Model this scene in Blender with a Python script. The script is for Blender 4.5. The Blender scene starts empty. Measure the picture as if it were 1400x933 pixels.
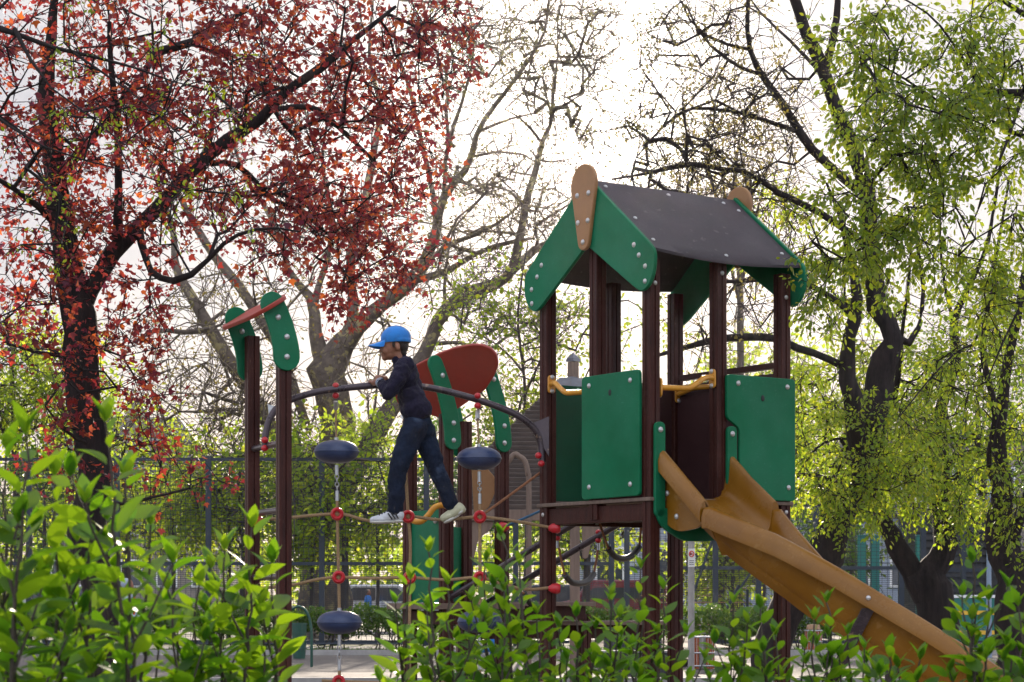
import bpy, math, random
import numpy as np
from mathutils import Vector, Matrix

random.seed(7)
SC = bpy.context.scene
COL = SC.collection
F = 2880.0          # focal length in photo pixels (1400 wide)
CH = 1.0            # camera height
HY = 820.0          # horizon row of the photo
PI = math.pi


def P(x, y, Y):
    """measured photo position at distance Y -> world point"""
    return Vector(((x - 700.0) / F * Y, Y, CH + (HY - y) / F * Y))


# ------------------------------------------------------------------ materials
def nodes_of(name):
    m = bpy.data.materials.new(name)
    m.use_nodes = True
    nt = m.node_tree
    for n in list(nt.nodes):
        nt.nodes.remove(n)
    out = nt.nodes.new('ShaderNodeOutputMaterial')
    return m, nt, out


def rgba(c):
    return (c[0], c[1], c[2], 1.0)


def mat(name, c1, c2=None, scale=6.0, rough=0.5, bump=0.0, bscale=60.0, spec=0.5, metal=0.0, stretch=(1, 1, 1), detail=4.0, coat=0.0, sheen=0.0, spots=None, wear=None):
    m, nt, out = nodes_of(name)
    L = nt.links.new
    b = nt.nodes.new('ShaderNodeBsdfPrincipled')
    L(b.outputs[0], out.inputs[0])
    b.inputs['Roughness'].default_value = rough
    b.inputs['Metallic'].default_value = metal
    b.inputs['Specular IOR Level'].default_value = spec
    b.inputs['Coat Weight'].default_value = coat
    b.inputs['Sheen Weight'].default_value = sheen
    tc = nt.nodes.new('ShaderNodeTexCoord')
    mp = nt.nodes.new('ShaderNodeMapping')
    mp.inputs['Scale'].default_value = stretch
    L(tc.outputs['Object'], mp.inputs[0])
    if c2 is None:
        c2 = tuple(x * 0.8 for x in c1)
    n = nt.nodes.new('ShaderNodeTexNoise')
    n.inputs['Scale'].default_value = scale
    n.inputs['Detail'].default_value = detail
    n.inputs['Roughness'].default_value = 0.65
    L(mp.outputs[0], n.inputs['Vector'])
    r = nt.nodes.new('ShaderNodeValToRGB')
    r.color_ramp.elements[0].position = 0.33
    r.color_ramp.elements[1].position = 0.68
    r.color_ramp.elements[0].color = rgba(c2)
    r.color_ramp.elements[1].color = rgba(c1)
    L(n.outputs['Fac'], r.inputs[0])
    col = r.outputs[0]
    if spots:
        n2 = nt.nodes.new('ShaderNodeTexNoise')
        n2.inputs['Scale'].default_value = spots[1]
        n2.inputs['Detail'].default_value = 6
        L(mp.outputs[0], n2.inputs['Vector'])
        r2 = nt.nodes.new('ShaderNodeValToRGB')
        r2.color_ramp.elements[0].position = spots[2]
        r2.color_ramp.elements[1].position = spots[2] + 0.06
        r2.color_ramp.elements[0].color = (0, 0, 0, 1)
        r2.color_ramp.elements[1].color = (1, 1, 1, 1)
        L(n2.outputs['Fac'], r2.inputs[0])
        mx = nt.nodes.new('ShaderNodeMixRGB')
        L(r2.outputs[0], mx.inputs[0])
        L(col, mx.inputs[1])
        mx.inputs[2].default_value = rgba(spots[0])
        col = mx.outputs[0]
    if wear:          # fine rubbed scratches and blotchy fading
        mp2 = nt.nodes.new('ShaderNodeMapping'); mp2.inputs['Rotation'].default_value = (0.5, 0.9, 0.6); mp2.inputs['Scale'].default_value = (60, 4, 60)
        L(tc.outputs['Object'], mp2.inputs[0])
        n3 = nt.nodes.new('ShaderNodeTexNoise'); n3.inputs['Scale'].default_value = 1.6; n3.inputs['Detail'].default_value = 3
        L(mp2.outputs[0], n3.inputs['Vector'])
        n4 = nt.nodes.new('ShaderNodeTexNoise'); n4.inputs['Scale'].default_value = 3.1; n4.inputs['Detail'].default_value = 6
        L(tc.outputs['Object'], n4.inputs['Vector'])
        r3 = nt.nodes.new('ShaderNodeMapRange'); r3.inputs['From Min'].default_value = 0.60; r3.inputs['From Max'].default_value = 0.78
        L(n3.outputs['Fac'], r3.inputs[0])
        r4 = nt.nodes.new('ShaderNodeMapRange'); r4.inputs['From Min'].default_value = 0.42; r4.inputs['From Max'].default_value = 0.72
        L(n4.outputs['Fac'], r4.inputs[0])
        ml = nt.nodes.new('ShaderNodeMath'); ml.operation = 'MULTIPLY'; L(r3.outputs[0], ml.inputs[0]); L(r4.outputs[0], ml.inputs[1])
        ad = nt.nodes.new('ShaderNodeMath'); ad.operation = 'MULTIPLY_ADD'; L(r4.outputs[0], ad.inputs[0]); ad.inputs[1].default_value = 0.38; L(ml.outputs[0], ad.inputs[2]); ad.use_clamp = True
        m3 = nt.nodes.new('ShaderNodeMixRGB'); L(ad.outputs[0], m3.inputs[0]); L(col, m3.inputs[1]); m3.inputs[2].default_value = rgba(wear)
        col = m3.outputs[0]
    L(col, b.inputs['Base Color'])
    # a little gloss variation
    mr = nt.nodes.new('ShaderNodeMapRange')
    mr.inputs['To Min'].default_value = max(0.02, rough - 0.1)
    mr.inputs['To Max'].default_value = min(1.0, rough + 0.12)
    L(n.outputs['Fac'], mr.inputs[0])
    L(mr.outputs[0], b.inputs['Roughness'])
    if bump > 0:
        nb = nt.nodes.new('ShaderNodeTexNoise')
        nb.inputs['Scale'].default_value = bscale
        nb.inputs['Detail'].default_value = 5
        L(mp.outputs[0], nb.inputs['Vector'])
        bp = nt.nodes.new('ShaderNodeBump')
        bp.inputs['Strength'].default_value = bump
        bp.inputs['Distance'].default_value = 0.01
        L(nb.outputs['Fac'], bp.inputs['Height'])
        L(bp.outputs[0], b.inputs['Normal'])
    return m


def leafmat(name, cols, trans, tw=0.5, rough=0.45, spec=0.4):
    """cols: per-leaf reflected colours; trans: light shining through"""
    m, nt, out = nodes_of(name)
    L = nt.links.new
    geo = nt.nodes.new('ShaderNodeNewGeometry')
    def ramp(cs):
        r = nt.nodes.new('ShaderNodeValToRGB')
        e = r.color_ramp.elements
        e[0].color = rgba(cs[0]); e[0].position = 0.0
        e[1].color = rgba(cs[-1]); e[1].position = 1.0
        for i, c in enumerate(cs[1:-1]):
            k = e.new((i + 1) / (len(cs) - 1)); k.color = rgba(c)
        L(geo.outputs['Random Per Island'], r.inputs[0])
        return r.outputs[0]
    b = nt.nodes.new('ShaderNodeBsdfPrincipled')
    b.inputs['Roughness'].default_value = rough
    b.inputs['Specular IOR Level'].default_value = spec
    L(ramp(cols), b.inputs['Base Color'])
    t = nt.nodes.new('ShaderNodeBsdfTranslucent')
    L(ramp(trans), t.inputs['Color'])
    mx = nt.nodes.new('ShaderNodeMixShader')
    mx.inputs[0].default_value = tw
    L(b.outputs[0], mx.inputs[1]); L(t.outputs[0], mx.inputs[2])
    L(mx.outputs[0], out.inputs[0])
    return m


M = {}
M['post'] = mat('brown_glazed_timber', (0.056, 0.013, 0.009), (0.025, 0.006, 0.005), 5, 0.45, 0.25, 40, spec=0.2, stretch=(8, 8, 0.7), spots=((0.13, 0.06, 0.045), 30, 0.66), wear=(0.085, 0.03, 0.022))
M['post_end'] = mat('timber_end_grain', (0.22, 0.12, 0.09), (0.12, 0.06, 0.05), 20, 0.7)
M['green'] = mat('green_board', (0.004, 0.145, 0.064), (0.003, 0.112, 0.046), 2.5, 0.42, 0.10, 420, spec=0.16, wear=(0.035, 0.175, 0.105))
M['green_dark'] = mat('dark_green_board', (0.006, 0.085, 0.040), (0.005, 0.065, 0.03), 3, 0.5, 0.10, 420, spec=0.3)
M['brown_board'] = mat('brown_board', (0.060, 0.024, 0.026), (0.045, 0.018, 0.020), 3, 0.5, 0.1, 300, spec=0.3)
M['roof'] = mat('roof_sheet', (0.046, 0.035, 0.042), (0.026, 0.020, 0.026), 4, 0.5, 0.2, 260, spec=0.25, stretch=(1.6, 1, 1), spots=((0.085, 0.07, 0.075), 14, 0.64), wear=(0.085, 0.07, 0.082))
M['tan'] = mat('tan_board', (0.31, 0.155, 0.058), (0.25, 0.12, 0.045), 4, 0.5, 0.1, 300)
M['red'] = mat('red_board', (0.33, 0.034, 0.020), (0.25, 0.026, 0.016), 3, 0.45, 0.1, 300)
M['red_plastic'] = mat('red_plastic', (0.52, 0.018, 0.028), (0.42, 0.012, 0.02), 20, 0.3)
M['slide'] = mat('ochre_slide_plastic', (0.215, 0.090, 0.005), (0.165, 0.066, 0.0035), 3, 0.26, 0.06, 380, spec=0.36, wear=(0.30, 0.155, 0.035), spots=((0.24, 0.12, 0.03), 9, 0.66))
M['yellow'] = mat('yellow_coated_pipe', (0.62, 0.29, 0.025), (0.52, 0.22, 0.02), 14, 0.32)
M['steel'] = mat('galvanised_steel', (0.50, 0.51, 0.53), (0.36, 0.37, 0.39), 30, 0.36, metal=0.85)
M['bolt'] = mat('bolt_cap', (0.58, 0.58, 0.58), (0.44, 0.44, 0.45), 60, 0.35, metal=0.55)
M['tube'] = mat('dark_painted_tube', (0.070, 0.052, 0.062), (0.045, 0.034, 0.042), 12, 0.28, 0.05, 90, metal=0.35, spots=((0.22, 0.15, 0.11), 18, 0.66))
M['rubber'] = mat('blue_black_rubber', (0.022, 0.042, 0.115), (0.015, 0.030, 0.085), 8, 0.40, 0.05, 200, spec=0.6)
M['black_rubber'] = mat('black_rubber', (0.018, 0.017, 0.018), (0.012, 0.011, 0.012), 12, 0.42)
M['rope'] = mat('beige_rope', (0.42, 0.28, 0.15), (0.25, 0.16, 0.08), 160, 0.85, 0.9, 260)
M['rope_orange'] = mat('orange_brown_rope', (0.36, 0.16, 0.075), (0.22, 0.09, 0.045), 160, 0.85, 0.9, 260)
M['rope_blue'] = mat('blue_rope', (0.05, 0.19, 0.36), (0.03, 0.12, 0.25), 160, 0.85, 0.9, 260)
M['fence'] = mat('dark_blue_fence_paint', (0.012, 0.022, 0.040), (0.008, 0.016, 0.028), 12, 0.5)
M['dkgreen_paint'] = mat('dark_green_paint', (0.010, 0.070, 0.048), (0.008, 0.05, 0.034), 8, 0.4)
M['shingle'] = mat('weathered_boards', (0.105, 0.082, 0.072), (0.06, 0.047, 0.043), 5, 0.8, 0.4, 60, stretch=(1, 1, 6))
M['greywood'] = mat('grey_wood', (0.19, 0.135, 0.105), (0.12, 0.085, 0.068), 6, 0.75, 0.35, 50, stretch=(6, 6, 0.6))
M['cap_metal'] = mat('slate_cap', (0.13, 0.14, 0.17), (0.08, 0.085, 0.10), 8, 0.4)
M['wood_slat'] = mat('slat_wood', (0.40, 0.25, 0.15), (0.28, 0.16, 0.09), 10, 0.65, 0.2, 60, stretch=(4, 4, 1))
M['concrete'] = mat('concrete', (0.36, 0.35, 0.34), (0.26, 0.25, 0.245), 5, 0.85, 0.3, 80)
M['palisade'] = mat('dark_palisade', (0.050, 0.052, 0.062), (0.030, 0.031, 0.038), 20, 0.6, 0.4, 90, stretch=(30, 1, 1))
M['white'] = mat('white_paint', (0.78, 0.78, 0.78), (0.68, 0.69, 0.70), 6, 0.45)
M['sign_red'] = mat('sign_red', (0.60, 0.02, 0.02), (0.55, 0.02, 0.02), 6, 0.4)
M['sign_black'] = mat('sign_black', (0.02, 0.02, 0.02), (0.02, 0.02, 0.02), 6, 0.4)
M['teal'] = mat('teal_paint', (0.006, 0.150, 0.125), (0.005, 0.12, 0.10), 5, 0.4)
M['yellow_paint'] = mat('yellow_paint', (0.70, 0.42, 0.03), (0.62, 0.36, 0.03), 5, 0.45)
M['dark_slat'] = mat('dark_slats', (0.030, 0.030, 0.032), (0.020, 0.020, 0.022), 8, 0.6)
M['plaster'] = mat('pale_blue_plaster', (0.31, 0.355, 0.44), (0.25, 0.29, 0.37), 1.5, 0.8, 0.1, 40)
M['plaster2'] = mat('warm_plaster', (0.26, 0.225, 0.20), (0.20, 0.175, 0.155), 1.5, 0.85, 0.1, 40)
M['rooftile'] = mat('slate_roof', (0.16, 0.155, 0.16), (0.10, 0.10, 0.105), 3, 0.8, 0.5, 20)
M['glass'] = mat('window_glass', (0.030, 0.040, 0.055), (0.02, 0.028, 0.04), 2, 0.08, spec=0.8)
M['carred'] = mat('dark_red_car_paint', (0.17, 0.010, 0.024), (0.15, 0.009, 0.02), 2, 0.25, coat=0.6)
M['carpale'] = mat('silver_car_paint', (0.50, 0.52, 0.55), (0.46, 0.48, 0.51), 2, 0.25, coat=0.6, metal=0.3)
M['cardark'] = mat('dark_car_paint', (0.04, 0.045, 0.06), (0.03, 0.035, 0.05), 2, 0.22, coat=0.6)
M['rust'] = mat('orange_brown_slats', (0.38, 0.105, 0.035), (0.24, 0.06, 0.02), 14, 0.6, 0.2, 60, stretch=(1, 1, 3))
M['zinc'] = mat('zinc_liner', (0.42, 0.43, 0.44), (0.27, 0.27, 0.28), 9, 0.45, metal=0.6)
M['blue_pole'] = mat('grey_blue_pole', (0.22, 0.29, 0.38), (0.17, 0.23, 0.31), 8, 0.45)
# person
M['skin'] = mat('skin', (0.30, 0.135, 0.082), (0.25, 0.108, 0.066), 18, 0.5, 0.06, 220, spec=0.4)
M['hair'] = mat('dark_brown_hair', (0.030, 0.016, 0.011), (0.014, 0.008, 0.006), 130, 0.55, 0.8, 330, stretch=(1, 1, 0.5))
M['cap'] = mat('blue_cotton', (0.010, 0.205, 0.62), (0.008, 0.160, 0.52), 26, 0.75, 0.25, 500, sheen=0.2)
M['cap_under'] = mat('dark_blue_cotton', (0.03, 0.06, 0.13), (0.02, 0.045, 0.1), 26, 0.8)
M['sweater'] = mat('dark_purple_knit', (0.016, 0.013, 0.034), (0.009, 0.008, 0.020), 16, 0.85, 0.5, 420, spec=0.2, sheen=0.06)
M['denim'] = mat('dark_denim', (0.012, 0.022, 0.050), (0.006, 0.010, 0.024), 6, 0.85, 0.5, 500, spec=0.25, spots=((0.035, 0.055, 0.10), 5, 0.62))
M['shoe'] = mat('pale_grey_shoe', (0.58, 0.60, 0.64), (0.48, 0.50, 0.54), 20, 0.6, 0.15, 200)
M['shoe_sole'] = mat('off_white_sole', (0.60, 0.60, 0.56), (0.45, 0.45, 0.42), 20, 0.6)
M['shoe_cream'] = mat('cream_shoe', (0.50, 0.50, 0.34), (0.40, 0.40, 0.28), 20, 0.6, 0.15, 200)
M['black'] = mat('black_stripe', (0.012, 0.012, 0.014), (0.01, 0.01, 0.012), 20, 0.6)
M['coat_grey'] = mat('pale_blue_grey_cloth', (0.36, 0.42, 0.50), (0.27, 0.33, 0.41), 8, 0.85, 0.3, 90)
M['coat_blue'] = mat('bright_blue_cloth', (0.015, 0.16, 0.52), (0.01, 0.11, 0.40), 8, 0.8, 0.3, 90)
M['orange_cloth'] = mat('orange_red_cloth', (0.60, 0.10, 0.03), (0.5, 0.07, 0.02), 8, 0.8)
M['navy_cloth'] = mat('navy_cloth', (0.02, 0.035, 0.09), (0.012, 0.022, 0.06), 8, 0.85)
# barks
M['bark_dark'] = mat('dark_fissured_bark', (0.034, 0.026, 0.026), (0.012, 0.010, 0.011), 9, 0.9, 1.0, 26, stretch=(1.6, 1.6, 0.25), spec=0.2)
M['bark_plane'] = mat('flaking_grey_bark', (0.155, 0.125, 0.105), (0.075, 0.06, 0.054), 5, 0.85, 0.6, 14, spec=0.2, spots=((0.26, 0.22, 0.11), 4.5, 0.57))
M['bark_brown'] = mat('brown_bark', (0.060, 0.044, 0.040), (0.025, 0.019, 0.019), 8, 0.9, 1.0, 22, stretch=(1.6, 1.6, 0.3), spec=0.2)
M['bark_bg'] = mat('distant_bark', (0.07, 0.055, 0.05), (0.04, 0.03, 0.03), 6, 0.9)
M['stem'] = mat('shrub_stem', (0.055, 0.040, 0.026), (0.03, 0.022, 0.016), 30, 0.7, 0.3, 90)
# leaves
M['leaf_red'] = leafmat('copper_leaf', [(0.080, 0.012, 0.024), (0.11, 0.014, 0.018), (0.062, 0.014, 0.034), (0.15, 0.026, 0.014)],
                        [(0.32, 0.032, 0.036), (0.50, 0.060, 0.030), (0.20, 0.028, 0.055), (0.86, 0.20, 0.03)], 0.5, 0.45)
M['leaf_yg'] = leafmat('young_green_leaf', [(0.10, 0.17, 0.020), (0.075, 0.14, 0.018), (0.14, 0.19, 0.024)],
                       [(0.46, 0.56, 0.022), (0.33, 0.49, 0.022), (0.66, 0.66, 0.03)], 0.55, 0.42)
M['leaf_green'] = leafmat('fresh_green_leaf', [(0.065, 0.13, 0.014), (0.050, 0.105, 0.014), (0.095, 0.15, 0.015)],
                          [(0.38, 0.46, 0.02), (0.26, 0.38, 0.02), (0.52, 0.54, 0.025)], 0.5, 0.42)
M['leaf_bg'] = leafmat('distant_green_leaf', [(0.06, 0.12, 0.02), (0.045, 0.09, 0.018), (0.10, 0.15, 0.024)],
                       [(0.50, 0.62, 0.04), (0.34, 0.50, 0.03), (0.66, 0.70, 0.05)], 0.58, 0.5)
M['leaf_hedge'] = leafmat('hedge_leaf', [(0.045, 0.10, 0.016), (0.035, 0.075, 0.014), (0.07, 0.13, 0.018)],
                          [(0.20, 0.34, 0.03), (0.12, 0.24, 0.03), (0.30, 0.42, 0.03)], 0.4, 0.4)
M['leaf_olive'] = leafmat('olive_bud_leaf', [(0.075, 0.070, 0.022), (0.10, 0.085, 0.02), (0.05, 0.05, 0.02)],
                          [(0.24, 0.20, 0.04), (0.32, 0.25, 0.04), (0.15, 0.14, 0.03)], 0.4, 0.5)
M['leaf_brown'] = leafmat('dry_brown_bud', [(0.040, 0.030, 0.018), (0.06, 0.045, 0.02)], [(0.14, 0.09, 0.03), (0.20, 0.15, 0.04)], 0.35, 0.6)
M['leaf_front'] = leafmat('shrub_leaf', [(0.050, 0.130, 0.014), (0.036, 0.10, 0.018), (0.080, 0.165, 0.012), (0.045, 0.12, 0.02), (0.022, 0.065, 0.018), (0.11, 0.16, 0.015)],
                          [(0.28, 0.56, 0.012), (0.20, 0.46, 0.015), (0.44, 0.64, 0.015), (0.25, 0.52, 0.015)], 0.52, 0.42, 0.4)


# ------------------------------------------------------------------ mesh helpers
def new_obj(name, me, parent=None, m=None):
    o = bpy.data.objects.new(name, me)
    COL.objects.link(o)
    if m is not None:
        me.materials.append(m)
    if parent is not None:
        o.parent = parent
        if parent.type == 'EMPTY':
            o.matrix_parent_inverse = Matrix.Translation(-Vector(parent.location))
    return o


class MB:
    def __init__(s):
        s.v = []; s.f = []

    def add(s, vs, fs):
        o = len(s.v)
        s.v += [tuple(v) for v in vs]
        s.f += [[i + o for i in f] for f in fs]
        return s

    def box(s, c, size, R=None):
        c = Vector(c); h = [x / 2 for x in size]
        vs = []
        for sx in (-1, 1):
            for sy in (-1, 1):
                for sz in (-1, 1):
                    p = Vector((sx * h[0], sy * h[1], sz * h[2]))
                    vs.append(c + (R @ p if R else p))
        return s.add(vs, [(0, 1, 3, 2), (4, 6, 7, 5), (0, 4, 5, 1), (2, 3, 7, 6), (0, 2, 6, 4), (1, 5, 7, 3)])

    def tube(s, pts, r, n=8, caps=True):
        pts = [Vector(p) for p in pts]
        k = len(pts)
        rs = r if isinstance(r, (list, tuple)) else [r] * k
        t0 = (pts[1] - pts[0]).normalized()
        ref = Vector((0, 0, 1)) if abs(t0.z) < 0.9 else Vector((1, 0, 0))
        nrm = t0.cross(ref).normalized()
        vs = []
        for i, p in enumerate(pts):
            t = (pts[min(i + 1, k - 1)] - pts[max(i - 1, 0)]).normalized()
            nrm = (nrm - t * nrm.dot(t)).normalized()
            bi = t.cross(nrm)
            for j in range(n):
                a = 2 * PI * j / n
                vs.append(p + (nrm * math.cos(a) + bi * math.sin(a)) * rs[i])
        fs = []
        for i in range(k - 1):
            for j in range(n):
                a, b = i * n + j, i * n + (j + 1) % n
                fs.append((a, b, b + n, a + n))
        if caps:
            fs.append(tuple(range(n - 1, -1, -1)))
            fs.append(tuple((k - 1) * n + j for j in range(n)))
        return s.add(vs, fs)

    def prism(s, poly, o, ex, ey, ez, t):
        """poly in (ex, ey), extruded t along ez, centred"""
        o = Vector(o); ex = Vector(ex); ey = Vector(ey); ez = Vector(ez)
        n = len(poly)
        vs = [o + ex * p[0] + ey * p[1] - ez * (t / 2) for p in poly] + [o + ex * p[0] + ey * p[1] + ez * (t / 2) for p in poly]
        fs = [tuple(range(n - 1, -1, -1)), tuple(range(n, 2 * n))]
        for i in range(n):
            j = (i + 1) % n
            fs.append((i, j, j + n, i + n))
        return s.add(vs, fs)

    def ell(s, c, r, R=None, n=14, m=9):
        c = Vector(c)
        if not isinstance(r, (tuple, list, Vector)):
            r = (r, r, r)
        vs = []; fs = []
        for i in range(m + 1):
            th = PI * i / m
            for j in range(n):
                a = 2 * PI * j / n
                p = Vector((r[0] * math.sin(th) * math.cos(a), r[1] * math.sin(th) * math.sin(a), r[2] * math.cos(th)))
                vs.append(c + (R @ p if R else p))
        for i in range(m):
            for j in range(n):
                a, b = i * n + j, i * n + (j + 1) % n
                fs.append((a, a + n, b + n, b))
        return s.add(vs, fs)

    def lathe(s, prof, o, n=24):
        o = Vector(o); k = len(prof)
        vs = [o + Vector((r * math.cos(2 * PI * j / n), r * math.sin(2 * PI * j / n), z)) for r, z in prof for j in range(n)]
        fs = []
        for i in range(k - 1):
            for j in range(n):
                a, b = i * n + j, i * n + (j + 1) % n
                fs.append((a, b, b + n, a + n))
        return s.add(vs, fs)

    def build(s, name, m, parent=None, smooth=30, bevel=0.0):
        me = bpy.data.meshes.new(name)
        me.from_pydata(s.v, [], s.f)
        import bmesh
        bm = bmesh.new(); bm.from_mesh(me)
        bmesh.ops.remove_doubles(bm, verts=bm.verts, dist=1e-6)
        bmesh.ops.recalc_face_normals(bm, faces=bm.faces)
        bm.to_mesh(me); bm.free()
        if smooth:
            me.shade_smooth()
            me.set_sharp_from_angle(angle=math.radians(smooth))
        o = new_obj(name, me, parent, m)
        if bevel > 0:
            md = o.modifiers.new('bevel', 'BEVEL')
            md.width = bevel; md.segments = 2; md.limit_method = 'ANGLE'; md.angle_limit = math.radians(50)
        return o


def tag(o, label=None, cat=None, group=None, kind=None):
    if label: o['label'] = label
    if cat: o['category'] = cat
    if group: o['group'] = group
    if kind: o['kind'] = kind
    return o


def thing(name, loc, label, cat, group=None, kind=None):
    o = bpy.data.objects.new(name, None)
    o.empty_display_size = 0.1
    COL.objects.link(o)
    o.location = loc
    return tag(o, label, cat, group, kind)


def np_mesh(name, V, faces, m, parent=None, smooth=True):
    """faces: (n,k) int array, all of the same k"""
    me = bpy.data.meshes.new(name)
    V = np.asarray(V, dtype=np.float32); faces = np.asarray(faces, dtype=np.int32)
    me.vertices.add(len(V)); me.vertices.foreach_set('co', V.ravel())
    k = faces.shape[1]
    me.loops.add(faces.size); me.loops.foreach_set('vertex_index', faces.ravel())
    me.polygons.add(len(faces))
    me.polygons.foreach_set('loop_start', np.arange(0, faces.size, k, dtype=np.int32))
    me.update(calc_edges=True)
    if smooth:
        me.polygons.foreach_set('use_smooth', np.ones(len(faces), dtype=bool))
    me.validate()
    return new_obj(name, me, parent, m)


def smooth_pts(pts, sub=6):
    """Catmull-Rom through points of any dimension"""
    A = np.array(pts, dtype=float)
    if len(A) < 3:
        t = np.linspace(0, 1, sub + 1)[:, None]
        return A[0] * (1 - t) + A[-1] * t
    E = np.vstack([2 * A[0] - A[1], A, 2 * A[-1] - A[-2]])
    out = []
    for i in range(1, len(E) - 2):
        p0, p1, p2, p3 = E[i - 1], E[i], E[i + 1], E[i + 2]
        for j in range(sub):
            t = j / sub
            out.append(0.5 * ((2 * p1) + (-p0 + p2) * t + (2 * p0 - 5 * p1 + 4 * p2 - p3) * t * t + (-p0 + 3 * p1 - 3 * p2 + p3) * t ** 3))
    out.append(A[-1])
    return np.array(out)


# bolts: one mesh, many parts
_b = MB().ell((0, 0, 0), (0.0135, 0.0135, 0.0085), n=12, m=6)
BOLT = bpy.data.meshes.new('bolt')
BOLT.from_pydata(_b.v, [], _b.f); BOLT.shade_smooth(); BOLT.materials.append(M['bolt'])


def bolt(parent, p, nrm, s=1.0):
    o = bpy.data.objects.new('bolt', BOLT)
    COL.objects.link(o)
    o.parent = parent
    R = Vector(nrm).to_track_quat('Z', 'Y').to_matrix().to_4x4()
    Mx = Matrix.Translation(p) @ R @ Matrix.Scale(s, 4)
    if parent.type == 'EMPTY':
        Mx = Matrix.Translation(-Vector(parent.location)) @ Mx
    o.matrix_local = Mx
    return o


def rounded(pts, r, seg=5):
    """round the corners of a polygon; r number or list"""
    n = len(pts); out = []
    for i in range(n):
        p = Vector(pts[i]); a = Vector(pts[i - 1]); b = Vector(pts[(i + 1) % n])
        rr = r[i] if isinstance(r, (list, tuple)) else r
        if rr <= 0:
            out.append((p.x, p.y)); continue
        da = (a - p); db = (b - p)
        k = min(rr, da.length * 0.48, db.length * 0.48)
        s0 = p + da.normalized() * k; s1 = p + db.normalized() * k
        for j in range(seg + 1):
            t = j / seg
            q = s0 * (1 - t) ** 2 + p * 2 * t * (1 - t) + s1 * t * t
            out.append((q.x, q.y))
    return out
# ================================================================== the gabled tower
TB = Vector((0.792, 12.0, 0.0))
U = Vector((math.cos(math.radians(35)), math.sin(math.radians(35)), 0))
V = Vector((-U.y, U.x, 0))
ZV = Vector((0, 0, 1))


def T(a, b, z, o=TB):
    return o + U * a + V * b + ZV * z


def post_profile(h=0.0375, g=0.005):
    q = []
    for k in range(4):
        c, s = math.cos(k * PI / 2), math.sin(k * PI / 2)
        for x, y in ((h, -h + 0.004), (h, -g), (h - 0.007, -g * 0.5), (h - 0.007, g * 0.5), (h, g), (h, h - 0.004), (h - 0.004, h)):
            q.append((x * c - y * s, x * s + y * c))
    return q


PROF = post_profile()


def post(parent, base, top, ex=U, ey=V, name='post'):
    z0, z1 = base.z, top
    return MB().prism(PROF, (base.x, base.y, (z0 + z1) / 2), ex, ey, ZV, z1 - z0).build(name, M['post'], parent, smooth=0)


tower = thing('play_tower', (T(0.5, 0.5, 0)), 'gabled brown play tower with grey-violet roof, green side boards and ochre slide', 'play tower')

posts_ab = [((0, 0), 2.94), ((1, 0), 2.94), ((0, 1), 2.94), ((1, 1), 2.94), ((0.5, 0), 2.965), ((0, 0.5), 3.40), ((0.5, 1), 2.965)]
for (a, b), zt in posts_ab:
    post(tower, T(a, b, 0.0 if 0.5 not in (a, b) else 1.47), zt)
# floor and beams
MB().prism([(-.05, -.05), (1.05, -.05), (1.05, 1.05), (-.05, 1.05)], T(0, 0, 1.571), U, V, ZV, 0.022).build('floor_plate', M['greywood'], tower, 0, 0.004)
for (a0, b0, a1, b1) in ((0, 0.04, 0, 0.96), (1, 0.04, 1, 0.96), (0.04, 0, 0.96, 0), (0.04, 1, 0.96, 1)):
    c = (T(a0, b0, 1.50) + T(a1, b1, 1.50)) / 2
    ln = 0.92
    R = Matrix((U, V, ZV)).transposed()
    MB().box(c, (ln if a0 != a1 else 0.045, ln if b0 != b1 else 0.045, 0.098), R).build('floor_beam', M['post'], tower, 0, 0.004)
# cross joists
MB().box(T(0.5, 0.5, 1.51), (0.05, 0.94, 0.07), Matrix((U, V, ZV)).transposed()).build('joist', M['post'], tower, 0)

# roof: two sagging sheets
AP = 3.46


def gz(b):            # height of the roof line at b
    return AP - abs(b - 0.5) * 0.80


for sgn in (-1, 1):
    N1, N2 = 14, 8
    top = []; bot = []
    for i in range(N1 + 1):
        a = -0.055 + 1.11 * i / N1
        for j in range(N2 + 1):
            d = 0.60 * j / N2
            b = 0.5 + sgn * d
            sag = 0.030 * math.sin(PI * i / N1) * (d / 0.60) ** 1.5
            z = gz(b) - sag
            top.append(T(a, b, z + 0.008)); bot.append(T(a, b, z - 0.008))
    n = len(top); fs = []
    for i in range(N1):
        for j in range(N2):
            p = i * (N2 + 1) + j
            fs.append((p, p + 1, p + N2 + 2, p + N2 + 1))
            fs.append((n + p, n + p + N2 + 1, n + p + N2 + 2, n + p + 1))
    rim = [i * (N2 + 1) for i in range(N1 + 1)] + [N1 * (N2 + 1) + j for j in range(1, N2 + 1)] + [i * (N2 + 1) + N2 for i in range(N1 - 1, -1, -1)] + [j for j in range(N2 - 1, 0, -1)]
    for k in range(len(rim)):
        p, q = rim[k], rim[(k + 1) % len(rim)]
        fs.append((p, q, q + n, p + n))
    rs = MB().add(top + bot, fs).build('roof_sheet', M['roof'], tower, 50)
    nrm = (V * sgn * 0.8 + ZV).normalized()
    for a, d in ((0.02, 0.05), (0.5, 0.045), (0.93, 0.05), (1.0, 0.11), (0.02, 0.33), (0.52, 0.55), (1.0, 0.50), (0.0, 0.52)):
        sag = 0.030 * math.sin(PI * (a + .055) / 1.11) * (d / 0.60) ** 1.5
        bolt(rs, T(a, 0.5 + sgn * d, gz(0.5 + sgn * d) - sag + 0.008), nrm, 0.95)

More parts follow.
